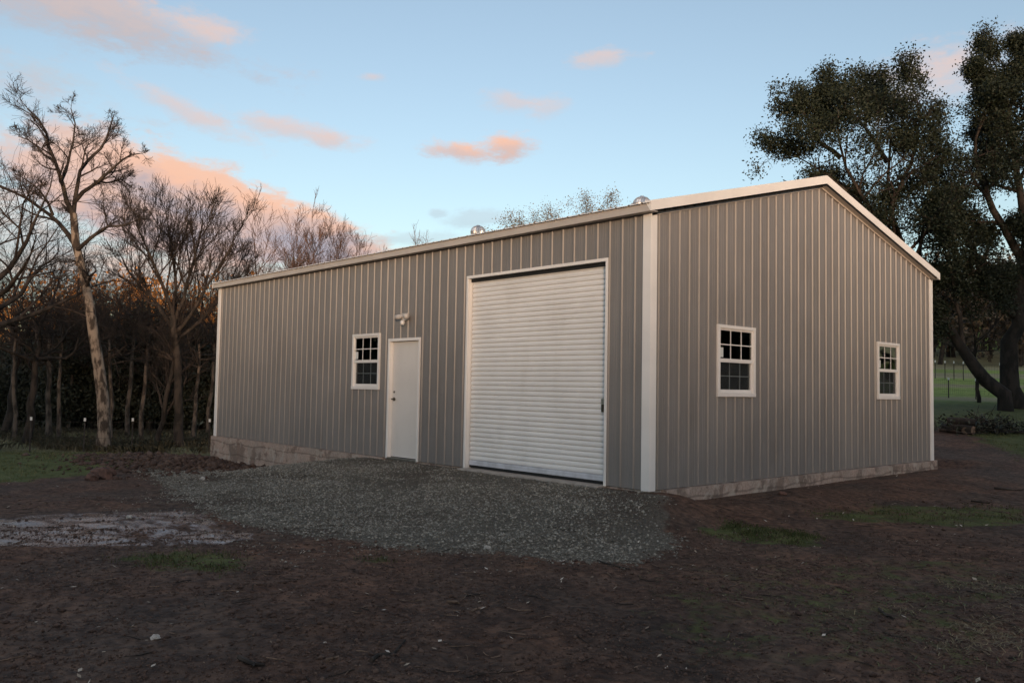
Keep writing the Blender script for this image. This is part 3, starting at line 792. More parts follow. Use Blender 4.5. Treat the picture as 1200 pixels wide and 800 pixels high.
lt = MB().box(-.885, -.80, DY - .045, DY - .022, 1.005, 1.115); lt.box(-.835, -.79, DY - .06, DY - .046, 1.045, 1.075); lt.box(-.875, -.845, DY - .055, DY - .046, 1.02, 1.10)
lt.build('door_latch', M_BRASS, rd, bevel=.003)
MB().box(-.90, -.80, DY - .03, DY - .0225, 1.12, 1.19).build('latch_plate', M_STEEL, rd)
def jamb(o, tw, depth, mb, proud=.024, head=True):
    xa, xb, za, zb = o
    for s, x in ((-1, xa), (1, xb)):
        mb.box(x + s * tw, x, -proud, -.0005, za - .01, zb + (tw if head else 0))
        mb.box(x + s * .012, x, 0, depth, za - .01, zb)
    mb.box(xa + .001, xb - .001, -proud, -.0005, zb, zb + tw)
    mb.box(xa, xb, 0, depth, zb, zb + .012)
fr = MB(); jamb(RD, .045, .11, fr); fr.build('door_frame', M_TRIM, rd, bevel=.002)
MB().box(x0, x1, DY - .05, DY + .03, RD[3] - .055, RD[3] - .001).build('header_seal', M_BLACK, rd)
MB().box(RD[0] - .02, RD[1] + .02, -.16, .12, -.2, -.004).build('door_sill', M_SLAB, rd, bevel=.01)
# entry door
edr = empty('entry_door', (0, 0, 0)); edr.parent = B
fr = MB(); jamb(ED, .05, .11, fr)
fr.box(ED[0] + .001, ED[0] + .03, .10, .12, 0, ED[3]); fr.box(ED[1] - .03, ED[1] - .001, .10, .12, 0, ED[3])
fr.build('door_frame', M_TRIM, edr, bevel=.002)
dl = MB().box(ED[0] + .008, ED[1] - .005, .055, .098, .025, ED[3] - .007); leaf = dl.build('door_leaf', M_DOOR, edr, bevel=.003)
MB().box(ED[0], ED[1], -.03, .11, -.02, .012).build('threshold', M_STEEL, edr)
MB().box(ED[0] + .006, ED[1] - .006, .06, .10, .013, .024).build('door_sweep', M_BLACK, edr)
h = MB(); hx, hz = ED[0] + .075, 1.075
h.tube([(hx, .056, hz), (hx, .045, hz)], .034, 16); h.tube([(hx, .046, hz), (hx, -.005, hz)], .012, 10); h.tube([(hx, -.004, hz), (hx + .05, -.008, hz), (hx + .115, .002, hz)], [.012, .011, .009], 8)
MB().tube([(hx, .056, hz + .13), (hx, .046, hz + .13)], .020, 14).build('deadbolt', M_BRASS, leaf, True)
h.build('door_handle', M_BRASS, leaf, True)
for z in (.25, 1.06, 1.85): MB().tube([(ED[1] - .006, .05, z), (ED[1] - .006, .05, z + .10)], .007, 8).build('hinge', M_STEEL, leaf)
# windows
def window(o, pl):
    """pl(x, out, z); single-hung vinyl window with a grid in each sash"""
    xa, xb, za, zb = o
    root = empty('window', (0, 0, 0)); root.parent = B
    def box(mb, x0, x1, o0, o1, z0, z1):
        a = pl(x0, o0, z0); b = pl(x1, o1, z1)
        mb.box(a[0], b[0], a[1], b[1], a[2], b[2])
    tw = .05; f = MB()
    box(f, xa - tw + .04, xa + .045, -.05, .032, za, zb); box(f, xb - .045, xb + tw - .04, -.05, .032, za, zb)
    box(f, xa - tw + .04, xb + tw - .04, -.05, .034, zb - .001, zb + .05); box(f, xa - tw + .04, xb + tw - .04, -.05, .036, za - .055, za + .001)
    fo = f.build('window_frame', M_VINYL, root, bevel=.003)
    zm = (za + zb) / 2 + .01
    s = MB(); i0, i1 = xa + .046, xb - .046
    box(s, i0, i1, -.03, .018, zm - .035, zm + .02)                    # meeting rail
    box(s, i0, i0 + .022, -.02, .012, zm + .0205, zb - .002); box(s, i1 - .022, i1, -.02, .012, zm + .0205, zb - .002)
    box(s, i0 + .0225, i1 - .0225, -.02, .012, zb - .03, zb - .002)
    box(s, i0, i0 + .032, -.04, .0, za + .002, zm - .036); box(s, i1 - .032, i1, -.04, .0, za + .002, zm - .036)
    box(s, i0 + .0325, i1 - .0325, -.04, .0, za + .002, za + .05)
    s.build('sash', M_VINYL, root, bevel=.002)
    def grid(x0, x1, z0, z1, off, w, name='muntin'):
        w = w * .85; g = MB()
        for k in (1, 2):
            x = x0 + (x1 - x0) * k / 3; box(g, x - w, x + w, off - .006, off, z0, z1)
        z = (z0 + z1) / 2; box(g, x0, x1, off - .0065, off + .0005, z - w, z + w)
        return g
    ux0, ux1, uz0, uz1 = i0 + .0225, i1 - .0225, zm + .0205, zb - .0305
    lx0, lx1, lz0, lz1 = i0 + .0325, i1 - .0325, za + .0505, zm - .036
    p = MB(); p.quad(pl(ux0, -.005, uz0), pl(ux1, -.005, uz0), pl(ux1, -.005, uz1), pl(ux0, -.005, uz1)); p.build('pane', M_GLASS, root)
    p = MB(); p.quad(pl(lx0, -.025, lz0), pl(lx1, -.025, lz0), pl(lx1, -.025, lz1), pl(lx0, -.025, lz1)); p.build('pane', M_GLASS, root)
    p = MB(); p.quad(pl(lx0, -.012, lz0), pl(lx1, -.012, lz0), pl(lx1, -.012, lz1), pl(lx0, -.012, lz1)); p.build('insect_screen', M_SCREEN, root)
    grid(ux0, ux1, uz0, uz1, .004, .009).build('muntin', M_VINYL, root)
    grid(lx0, lx1, lz0, lz1, -.016, .008).build('muntin', M_SCRGRID, root)
    st = MB(); box(st, ux0 + .004, ux0 + .095, -.0035, -.0025, uz0 + .02, uz0 + .16); st.build('sticker', M_PAPER, root)
    dk = MB(); dk.quad(pl(xa - .01, -.45, za - .02), pl(xb + .01, -.45, za - .02), pl(xb + .01, -.45, zb + .02), pl(xa - .01, -.45, zb + .02))
    return root
M_SCRGRID = simple('grid_behind_screen', (.16, .18, .18), .6)
window(W0, front); window(W1, gab); window(W2, gab)

# ------------------------------------------------------------------ wall light over the entry door
wl = empty('wall_light', (-5.575, 0, 2.55), 'small pale flood light with two heads mounted over the entry door', 'light')
bm_ = MB().box(-5.66, -5.49, -.055, -.0195, 2.50, 2.63); bm_.build('back_plate', M_LAMP, wl, bevel=.006)
for s in (-1, 1):
    m = MB(); cx = -5.575 + s * .115
    x_ = lambda k: -5.575 + s * k
    m.tube([(x_(.045), -.075, 2.572), (x_(.065), -.080, 2.571), (x_(.115), -.098, 2.566), (x_(.17), -.112, 2.558)], [.020, .038, .046, .048], 16)
    m.tube([(x_(.03), -.05, 2.575), (x_(.05), -.088, 2.573)], .018, 8)
    m.build('lamp_head', M_LAMP, wl, True)
MB().tube([(-5.575, -.055, 2.50), (-5.575, -.07, 2.48)], .02, 8).add([], []).build('sensor_neck', M_LAMP, wl)
m = MB(); m.tube([(-5.575, -.080, 2.487), (-5.575, -.085, 2.47), (-5.575, -.088, 2.435), (-5.575, -.088, 2.415)], [.034, .046, .040, .028], 14)
m.build('motion_sensor', M_VINYL, wl, True)

# ------------------------------------------------------------------ trees
def norm(v): return v / (np.linalg.norm(v, axis=-1, keepdims=True) + 1e-9)
def tubes(P, Rd, sides):
    """P (B,K,3), Rd (B,K) -> verts, faces"""
    B_, K, _ = P.shape
    T = norm(np.concatenate([P[:, 1:2] - P[:, :1], P[:, 2:] - P[:, :-2], P[:, -1:] - P[:, -2:-1]], 1)) if K > 2 else norm(np.repeat(P[:, 1:] - P[:, :1], 2, 1))
    ref = np.where(np.abs(T[..., 2:]) < .85, np.array([0, 0, 1.0]), np.array([1.0, 0, 0]))
    ref = np.repeat(ref[:, :1], K, 1)
    a = norm(np.cross(T, ref)); b = np.cross(T, a)
    w = np.arange(sides) * 2 * np.pi / sides
    V = P[:, :, None] + Rd[:, :, None, None] * (a[:, :, None] * np.cos(w)[:, None] + b[:, :, None] * np.sin(w)[:, None])
    idx = np.arange(B_ * K * sides).reshape(B_, K, sides)
    nx = np.roll(idx, -1, 2)
    F = np.stack([idx[:, :-1], nx[:, :-1], nx[:, 1:], idx[:, 1:]], -1).reshape(-1, 4)
    return V.reshape(-1, 3), F
def resample(pts, K):
    pts = np.array(pts, float); d = np.concatenate([[0], np.cumsum(np.linalg.norm(np.diff(pts, axis=0), axis=1))])
    u = np.linspace(0, d[-1], K); return np.stack([np.interp(u, d, pts[:, i]) for i in range(3)], 1)
def grow(rng, P, Rd, n, u0, ang, ratio, K, wig=.25, up=.1, rr=.55, rmin=.006, outward=None):
    """n children on each parent polyline"""
    B_, Kp, _ = P.shape
    Ln = np.linalg.norm(np.diff(P, axis=1), axis=2).sum(1)
    u = u0 + (1 - u0) * (np.arange(n)[None] + rng.rand(B_, n)) / n
    u[:, -1] = 1.0 - .04 * rng.rand(B_)
    f = u * (Kp - 1); i = np.minimum(f.astype(int), Kp - 2); fr = (f - i)[..., None]
    bi = np.arange(B_)[:, None]
    st = P[bi, i] * (1 - fr) + P[bi, i + 1] * fr
    tg = norm(P[bi, i + 1] - P[bi, i])
    rad = (Rd[bi, i] * (1 - fr[..., 0]) + Rd[bi, i + 1] * fr[..., 0]) * rr
    rv = norm(rng.normal(size=(B_, n, 3))); side = norm(np.cross(tg, rv))
    th = np.radians(ang * (.55 + .9 * rng.rand(B_, n)))[..., None] * np.where(u > .93, .6, 1.0)[..., None]
    d = norm(tg * np.cos(th) + side * np.sin(th) + np.array([0, 0, up]))
    ln = Ln[:, None] * ratio * (1.15 - .55 * u) * (.65 + .7 * rng.rand(B_, n))
    seg = (ln / (K - 1))[..., None]
    pts = [st]; cur_ = d
    for k in range(K - 1):
        cur_ = norm(cur_ + rng.normal(size=d.shape) * wig + np.array([0, 0, up * .35]))
        pts.append(pts[-1] + cur_ * seg)
    Pc_ = np.stack(pts, 2).reshape(B_ * n, K, 3)
    r0 = np.maximum(rad, rmin).reshape(-1)
    tap = np.linspace(1, .45, K)
    return Pc_, np.maximum(r0[:, None] * tap, rmin * .7)
def leaf_cards(rng, P, per, spread, size, aspect=.55, squash=1.0):
    """small pointed leaf sprays (rhombi) around the points P"""
    n = len(P) * per
    c = np.repeat(P, per, 0) + rng.normal(size=(n, 3)) * spread * np.array([1, 1, squash])
    d = norm(rng.normal(size=(n, 3))); r = norm(rng.normal(size=(n, 3))); u = norm(np.cross(d, r))
    s = (size * (.6 + .8 * rng.rand(n)))[:, None]
    V = np.stack([c - d * s, c + u * s * aspect, c + d * s, c - u * s * aspect], 1).reshape(-1, 3)
    return V, np.arange(4 * n).reshape(n, 4)
def merge(parts):
    V = []; G = []; o = 0
    for v, f in parts:
        V.append(v); G.append(f + o); o += len(v)
    return np.concatenate(V), G
def bare_tree(name, base, limbs, radii, rng, label, cat, group=None, levels=((6, .25, 48, .55, 5), (6, .2, 45, .55, 4), (5, .15, 42, .6, 4), (4, .15, 40, .65, 3)),
              trunk_mat=None, twig_mat=None, wig=.22, up=.10, rmin=.006, crown_from=1, extra=None):
    """limbs: list of world polylines, the first is the trunk; each limb grows twig generations"""
    root = empty(name, base, label, cat, group)
    K0 = 9
    LP = np.stack([resample(l, K0) for l in limbs]); LR = np.stack([np.interp(np.linspace(0, 1, K0), np.linspace(0, 1, len(r)), r) for r in radii])
    LP[:, 1:-1] += rng.normal(size=LP[:, 1:-1].shape) * LR[:, 1:-1, None] * .35
    tv = [tubes(LP, LR, 8)]
    np_mesh('trunk', *merge(tv), [trunk_mat or M_BARKD, M_BARKD], root, True, np.repeat((np.arange(len(limbs)) > 0).astype(int), (K0 - 1) * 8))
    P, Rd = LP, LR; tw = []; first = True
    for (n, u0, ang, ratio, K) in levels:
        if first:                                  # the trunk itself carries few twigs low down
            Pa, Ra = grow(rng, P[1:], Rd[1:], n, u0, ang, ratio, K, wig, up, .6, rmin)
            Pb, Rb = grow(rng, P[:1], Rd[:1], max(3, n // 2), .62, ang + 10, ratio * .55, K, wig, up, .45, rmin)
            P, Rd = np.concatenate([Pa, Pb]), np.concatenate([Ra, Rb]); first = False
        else:
            P, Rd = grow(rng, P, Rd, n, u0, ang, ratio, K, wig, up, .6, rmin)
        tw.append(tubes(P, Rd, 5 if P.shape[0] < 200 else 3))
    np_mesh('branches', *merge(tw), twig_mat or M_TWIG, root)
    if extra: extra(root, P)
    return root, P
def copy_thing(root, loc, rotz, scale, label, group):
    r = root.copy(); C.objects.link(r); r.location = loc; r.rotation_euler = (0, 0, rotz); r.scale = scale
    r['label'] = label
    if group: r['group'] = group
    for ch in root.children:
        c = ch.copy(); C.objects.link(c); c.parent = r
    return r

# --- the pale leaning oak at the left: limbs drawn in depth, thickness and twigs grown
def limb(rng, pts, t, bulge=0.0):
    out = []
    n = len(pts)
    for i, (x, y) in enumerate(pts): out.append(at(x, y, t + bulge * (i / max(1, n - 1)) ** 1.2))
    return out
rg = np.random.RandomState(21); T0 = 27.0
base = ground_col(124, T0); base[2] -= .1
tp = [base] + limb(rg, [(123, 524), (122, 482), (117, 436), (109, 381), (101, 332), (91, 298), (86, 250)], T0)
limbs = [tp,
    limb(rg, [(86, 250), (77, 230), (72, 210), (64, 190), (57, 172), (52, 147), (32, 127)], T0, -1.2),
    limb(rg, [(72, 212), (80, 190), (85, 170), (88, 145), (83, 127)], T0, .9),
    limb(rg, [(86, 250), (89, 230), (94, 200), (110, 182), (122, 170), (130, 150), (133, 136)], T0, 1.4),
    limb(rg, [(88, 236), (100, 222), (120, 210), (132, 195), (150, 182), (164, 180)], T0, -.8),
    limb(rg, [(91, 292), (72, 262), (57, 250), (32, 232), (12, 222), (-6, 216)], T0, 1.6),
    limb(rg, [(90, 294), (104, 280), (125, 265), (150, 264), (165, 255)], T0, -1.6),
    limb(rg, [(62, 252), (56, 238), (44, 220), (22, 205)], T0, -1.0),
    limb(rg, [(110, 212), (125, 214), (142, 210), (158, 222)], T0, 1.0),
    limb(rg, [(64, 190), (50, 180), (36, 165), (22, 160)], T0, 1.0)]
rad = [[.24, .20, .185, .17, .15, .135, .125, .11], [.085, .06, .045, .02], [.05, .03, .015], [.075, .055, .04, .018], [.07, .05, .035, .015], [.085, .06, .045, .02], [.07, .05, .03, .012], [.05, .03, .012], [.04, .025, .01], [.045, .03, .012]]
bare_tree('oak_tree', base, limbs, rad, rg, 'bare oak with a pale leaning trunk, nearest tree left of the building', 'tree', 'bare trees left of the building',
          ((7, .22, 46, .29, 5), (5, .2, 44, .60, 5), (5, .15, 42, .66, 4), (4, .1, 38, .85, 3)), M_BARKP, M_TWIG, .17, .10, .0055)

# --- the twin-stemmed oak nearer the building
rg = np.random.RandomState(22); T1 = 30.0
base = ground_col(207, T1); base[2] -= .1
s1 = [ground_col(213, T1)] + limb(rg, [(212, 500), (209, 446), (205, 407), (203, 370)], T1)
limbs = [s1, [ground_col(187, T1)] + limb(rg, [(189, 500), (195, 470), (203, 430), (205, 405)], T1),
    limb(rg, [(203, 374), (196, 345), (185, 320), (172, 290), (160, 262)], T1, -1.2),
    limb(rg, [(203, 372), (206, 340), (204, 310), (198, 275), (195, 250)], T1, 1.0),
    limb(rg, [(204, 380), (215, 350), (224, 318), (232, 285), (238, 258)], T1, .4),
    limb(rg, [(204, 392), (222, 372), (240, 340), (258, 310), (272, 286)], T1, -1.0),
    limb(rg, [(203, 385), (188, 360), (168, 340), (150, 318), (140, 296)], T1, 1.0),
    limb(rg, [(205, 398), (225, 385), (250, 358), (272, 335), (286, 318)], T1, 1.2)]
rad = [[.19, .15, .14, .12], [.11, .085, .075, .06]] + [[.075, .055, .04, .016]] * 6
bare_tree('oak_tree', base, limbs, rad, rg, 'rounded bare oak with two stems, close left of the building corner', 'tree', 'bare trees left of the building',
          ((9, .2, 34, .46, 5), (6, .15, 36, .62, 4), (5, .1, 36, .68, 4), (3, .1, 32, .85, 3)), M_BARKD, M_TWIG, .16, .22, .007)

# --- other bare trees
def generic(rng, h, spread, nl, trunk_r, lean=0.0, fork=.35):
    b = np.array([0, 0, -.1]); top = np.array([lean, lean * .4, h * fork])
    trunk = [b, b * .5 + top * .5 + rng.normal(size=3) * .12, top, top + np.array([lean * .4, .1, h * .16])]
    ls = [trunk]; rd_ = [[trunk_r * 1.2, trunk_r, trunk_r * .75, trunk_r * .5]]
    for k in range(nl):
        a = 2 * math.pi * (k + rng.rand() * .7) / nl; q = rng.rand()
        s0 = top + (trunk[3] - top) * rng.rand() * .9
        hh = h * (.52 + .48 * q) - s0[2]; o = spread * (1.05 - .62 * q) * (.75 + .5 * rng.rand())
        pts = [s0]
        for f_ in (.3, .6, .82, 1.0):
            pts.append(s0 + np.array([math.cos(a) * o * f_ ** .8, math.sin(a) * o * f_ ** .8, hh * f_ ** 1.15]) + rng.normal(size=3) * .22)
        ls.append(pts); rd_.append([trunk_r * .5, trunk_r * .36, trunk_r * .25, trunk_r * .13, .01])
    return ls, rd_
BG = 'bare trees left of the building'
TV = [(6, .2, 42, .44, 5), (5, .18, 42, .60, 4), (4, .12, 40, .68, 4), (2, .1, 36, .85, 3)]
protos = []
spec = [  # px, t, height, spread, limbs, trunk r, lean, fork, label
    (-22, 25, 9.0, 4.6, 9, .22, -.5, .38, 'wide bare tree standing half outside the left edge of the photo'),
    (34, 31, 6.8, 3.0, 8, .14, .3, .42, 'low bare tree behind the fence near the left edge'),
    (60, 36, 8.2, 2.8, 9, .11, -.2, .46, 'bare tree with a thin upright trunk, behind the leaning oak on its left'),
    (152, 38, 7.8, 2.2, 8, .095, .15, .56, 'bare tree with a thin dark trunk between the leaning oak and the twin-stemmed oak')]
for i, (px, t, h, sp, nl, tr, ln, fk, lab) in enumerate(spec):
    rg = np.random.RandomState(40 + i)
    b = ground_col(px, t)
    ls, rd_ = generic(rg, h, sp, nl, tr, ln, fk)
    ls = [[p + b for p in l] for l in ls]
    r_, _p = bare_tree('bare_tree', b, ls, rd_, rg, lab, 'tree', BG, TV, M_BARKM if i >= 2 else M_BARKD, M_TWIG, .17, .12, .0048)
    protos.append(r_)
more = [  # px, t, proto, scale, rot, label
    (8, 38, 1, 1.15, 1.3, 'bare tree deep in the wood beside the left edge, behind the fence'),
    (82, 42, 3, 1.0, 2.2, 'slim bare tree in the wood right behind the leaning oak trunk'),
    (118, 46, 2, .95, 4.0, 'slim bare tree in the wood showing just right of the leaning oak trunk'),
    (178, 44, 1, 1.15, 5.1, 'bare tree in the wood left behind the twin-stemmed oak'),
    (246, 40, 3, .95, .6, 'bare tree in the wood tight against the left end of the building'),
    (20, 33, 3, .85, 4.4, 'thin pale-trunked bare tree at the far left, just behind the fence'),
    (72, 34, 3, .8, 5.3, 'thin pale-trunked bare tree just behind the fence, left of the leaning oak'),
    (133, 33, 2, .78, 1.1, 'thin pale-trunked bare tree just behind the fence, right of the leaning oak trunk'),
    (168, 36, 3, .9, .2, 'thin pale-trunked bare tree in the wood, left of the twin-stemmed oak'),
    (228, 36, 2, .8, 3.4, 'thin pale-trunked bare tree in the wood between the twin-stemmed oak and the building'),
    (285, 46, 2, .98, 2.9, 'bare tree whose crown shows just over the left end of the roof')]
for px, t, k, sc, rz, lab in more:
    copy_thing(protos[k], ground_col(px, t), rz, (sc, sc, sc), lab, BG)
# russet trees whose tops stand over the roof line
RG_ = 'tree tops over the roof'
rus = []
for i, (px, t, h, sp, nl, lab) in enumerate([
    (318, 44, 9.6, 3.4, 10, 'bushy russet bare crown over the left part of the roof'),
    (366, 50, 12.2, 1.7, 7, 'tall narrow bare tree top over the roof, left one of the narrow pair')]):
    rg = np.random.RandomState(60 + i); b = ground_col(px, t); h = at(px, (268, 246)[i], t)[2] - b[2]
    ls, rd_ = generic(rg, h, sp, nl, .15, 0, .45); ls = [[p + b for p in l] for l in ls]
    r_, _p = bare_tree('bare_tree', b, ls, rd_, rg, lab, 'tree', RG_, TV, M_BARKD, M_TWIGR, .18, .25, .009); rus.append(r_)
for px, t, k, sc, rz, lab in [(398, 50, 1, .99, 2.0, 'tall narrow bare tree top over the roof, right one of the narrow pair'),
                              (348, 46, 0, .95, 1.2, 'russet bare crown over the roof between the bushy crown and the narrow pair'),
                              (432, 52, 0, .88, 3.1, 'low russet twigs over the roof right of the narrow pair'),
                              (500, 52, 0, .96, 4.4, 'faint bare tree top over the middle of the roof, left of the small vent')]:
    copy_thing(rus[k], ground_col(px, t), rz, (sc, sc, sc), lab, RG_)

# --- leafy trees
def leafy_tree(name, base, limbs, radii, rng, label, cat, group, leaf_mat, levels, per, spread, size, trunk_mat=None, wig=.2, up=.08, keep=1.0, twig_mat=None, rmin=.008, holes=None):
    def extra(root, P):
        pts = P[:, 1:].reshape(-1, 3)
        if holes is not None: pts = pts[vnoise(pts[:, :2] + pts[:, 2:] * np.array([[.83, -.61]]), .85, 77, 3) > holes + .12 * rng.normal(size=len(pts))]
        if keep < 1: pts = pts[rng.rand(len(pts)) < keep]
        V, F = leaf_cards(rng, pts, per, spread, size)
        np_mesh('crown', V, [F], leaf_mat, root)
    return bare_tree(name, base, limbs, radii, rng, label, cat, group, levels, trunk_mat, twig_mat, wig, up, rmin, extra=extra)[0]
# live oaks at the right
OG = 'live oaks right of the building'
rg = np.random.RandomState(80); T2 = 30.0
base = ground_col(1178, T2); base[2] -= .1
limbs = [[base] + limb(rg, [(1174, 470), (1152, 438), (1128, 405), (1106, 380), (1086, 345)], T2),
    limb(rg, [(1104, 378), (1078, 330), (1052, 280), (1040, 225), (1044, 165), (1038, 130)], T2, 1.0),
    limb(rg, [(1098, 365), (1060, 300), (1015, 240), (988, 190), (980, 150), (982, 128)], T2, -.8),
    limb(rg, [(1050, 285), (1010, 240), (970, 205), (930, 180), (905, 178)], T2, .8),
    limb(rg, [(1045, 240), (1068, 190), (1078, 140), (1072, 105)], T2, -1.5),
    limb(rg, [(1075, 325), (1080, 270), (1092, 225), (1098, 195)], T2, .8),
    limb(rg, [(1130, 408), (1120, 350), (1112, 300), (1100, 260)], T2, -1.0),
    limb(rg, [(985, 185), (955, 165), (945, 135), (958, 112)], T2, 1.2),
    limb(rg, [(1040, 190), (1015, 150), (1012, 115), (1020, 98)], T2, 1.6),
    limb(rg, [(1090, 350), (1050, 330), (1010, 290), (985, 250)], T2, 1.5)]
rad = [[.29, .24, .21, .18, .15, .12]] + [[.14, .11, .08, .05, .02]] * 2 + [[.09, .06, .03, .012]] * 7
leafy_tree('live_oak', base, limbs, rad, rg, 'dark evergreen oak leaning left behind the gable end', 'tree', OG, M_LEAF,
           ((8, .2, 50, .36, 5), (6, .2, 46, .55, 4), (6, .15, 44, .6, 3)), 26, .16, .044, M_BARKO, .22, .06, holes=-.40)
rg = np.random.RandomState(81); T3 = 31.0
base = ground_col(1196, T3); base[2] -= .1
limbs = [[base] + limb(rg, [(1192, 470), (1188, 420), (1190, 370), (1196, 320), (1205, 270)], T3),
    limb(rg, [(1203, 280), (1196, 225), (1188, 165), (1180, 115), (1176, 75)], T3, .6),
    limb(rg, [(1198, 305), (1170, 260), (1150, 210), (1140, 175), (1150, 140)], T3, -1.0),
    limb(rg, [(1205, 270), (1228, 210), (1240, 150), (1230, 90)], T3, -.8),
    limb(rg, [(1190, 362), (1160, 320), (1135, 285), (1120, 250)], T3, 1.0),
    limb(rg, [(1191, 372), (1165, 350), (1140, 335), (1118, 325)], T3, -1.2),
    limb(rg, [(1198, 300), (1235, 270), (1270, 240), (1290, 190)], T3, .8),
    limb(rg, [(1192, 200), (1170, 180), (1155, 150)], T3, 1.2),
    limb(rg, [(1194, 330), (1220, 310), (1250, 300), (1280, 290)], T3, -1.4),
    limb(rg, [(1184, 130), (1168, 110), (1152, 98), (1146, 90)], T3, -.5),
    limb(rg, [(1183, 125), (1198, 95), (1205, 72), (1202, 58)], T3, .5)]
rad = [[.40, .32, .28, .25, .22, .19]] + [[.16, .12, .08, .03]] * 6 + [[.09, .06, .03, .012]] * 4
leafy_tree('live_oak', base, limbs, rad, rg, 'tall dark evergreen oak with an upright trunk at the right edge', 'tree', OG, M_LEAF,
           ((8, .2, 50, .36, 5), (6, .2, 46, .55, 4), (6, .15, 44, .6, 3)), 26, .16, .044, M_BARKO, .22, .06, holes=-.40)
# bare lower tree between them
rg = np.random.RandomState(82); b = ground_col(1147, 33)
ls, rd_ = generic(rg, 4.2, 1.8, 6, .07, -.1, .4); ls = [[p + b for p in l] for l in ls]
bare_tree('bare_tree', b, ls, rd_, rg, 'small thin bare tree under the leaning live oak', 'tree', None, ((6, .2, 42, .45, 4), (4, .2, 40, .6, 3), (3, .2, 40, .6, 3)), M_BARKD, M_TWIG)
# olive-brown leafy tops behind the roof
for i, (px, t, h, sp, lab) in enumerate([
    (640, 46, 11.1, 1.9, 'olive brown thin-leaved tree top behind the roof, the left one left of the large vent'),
    (712, 46, 12.0, 1.6, 'olive brown thin-leaved tree top just left of the large roof vent'),
    (676, 50, 11.5, 1.5, 'low olive brown tree top between the two taller olive ones behind the roof')]):
    rg = np.random.RandomState(90 + i); b = ground_col(px, t); top_z = at(px, (259, 246, 262)[i], t)[2]; h = top_z - b[2]
    ls, rd_ = generic(rg, h, sp * 1.7, 12, .16, 0, .5); ls = [[p + b for p in l] for l in ls]
    leafy_tree('leafy_tree', b, ls, rd_, rg, lab, 'tree', 'olive tree tops behind the roof', M_LEAFO, ((7, .25, 44, .42, 4), (5, .2, 44, .6, 3), (5, .15, 42, .6, 3)), 9, .20, .040, M_BARKD, .2, .12, 1.0, M_TWIGR)
# dark evergreen understory behind the bare trees
UG = 'dark evergreen trees in the wood'
ever = []
for i in range(2):
    rg = np.random.RandomState(100 + i); b = ground_col((20, 108)[i], (46, 44)[i])
    ls, rd_ = generic(rg, 3.7 + 1.7 * i, 3.0, 10, .16, .2, .16); ls = [[p + b for p in l] for l in ls]
    for k in range(5):                                    # skirts: limbs that reach low
        a = 6.28 * k / 5 + rg.rand(); ls.append([b + np.array([0, 0, .5]), b + np.array([math.cos(a) * 1.3, math.sin(a) * 1.3, 1.0]), b + np.array([math.cos(a) * 2.6, math.sin(a) * 2.6, 1.3])]); rd_.append([.06, .04, .01])
    ever.append(leafy_tree('evergreen_tree', b, ls, rd_, rg, ('dark bushy evergreen in the wood at the far left, behind the fence', 'dark bushy evergreen in the wood behind the leaning oak trunk')[i], 'tree', UG, M_LEAFD,
                ((6, .2, 48, .38, 4), (5, .2, 46, .55, 3), (4, .15, 44, .6, 3)), 12, .26, .085, M_BARKD, .2, .04))
for px, t, k, sc, rz, lab in [(64, 50, 0, 1.1, 2.5, 'dark evergreen in the wood, between the left edge and the leaning oak'),
        (150, 48, 1, 1.0, 3.7, 'dark evergreen in the wood between the leaning oak and the twin-stemmed oak'), (196, 46, 1, .95, 5.0, 'dark evergreen in the wood straight behind the twin-stemmed oak'),
        (238, 47, 1, 1.0, .4, 'dark evergreen in the wood behind the left end of the building'), (-5, 56, 0, 1.1, 4.6, 'dark evergreen deep in the wood at the left edge'),
        (100, 58, 1, 1.15, 1.9, 'dark evergreen deep in the wood behind the leaning oak'), (175, 60, 1, 1.15, .9, 'dark evergreen deep in the wood behind the gap between the two oaks')]:
    copy_thing(ever[k], ground_col(px, t), rz, (sc, sc, sc), lab, UG)
# far hillside woods: one mass nobody could count
def hill_wood(name, n, pxr, tr_, material, label, hmin, hmax, seed, per=130, size=.30):
    rg = np.random.RandomState(seed); pts = []; tr = []
    for i in range(n):
        px = rg.uniform(*pxr); t = rg.uniform(*tr_); b = ground_col(px, t); h = rg.uniform(hmin, hmax); w = h * rg.uniform(.28, .42)
        d = norm(rg.normal(size=(per, 3))) * (rg.rand(per, 1) ** .4) * np.array([w, w, h * .42]) * (1 + .35 * rg.rand(per, 1))
        pts.append(b + np.array([0, 0, h * .56]) + d)
        tr.append(resample([b, b + np.array([rg.normal() * .3, rg.normal() * .3, h * .6])], 3))
    V1, F1 = leaf_cards(rg, np.concatenate(pts), 2, .25, size)
    V2, F2 = tubes(np.stack(tr), np.tile([.22, .17, .1], (n, 1)), 5)
    V, G = merge([(V1, F1), (V2, F2)])
    idx = np.concatenate([np.zeros(len(F1), int), np.ones(len(F2), int)])
    return tag(np_mesh(name, V, G, [material, M_BARKD], mat_idx=idx), label, 'wood', kind='stuff')
hill_wood('autumn_glow_wood', 110, (-260, 330), (95, 165), M_LEAFR, 'far autumn coloured wood on the hillside, last light put into its orange leaves', 7, 12, 201)
hill_wood('dark_wood', 120, (1000, 1420), (70, 135), M_LEAFB, 'far dark wood on the hillside right of the building', 6, 11, 202)
hill_wood('distant_wood', 120, (250, 1050), (110, 190), M_LEAFD, 'distant wood on the hill hidden mostly behind the building', 5, 8, 203)

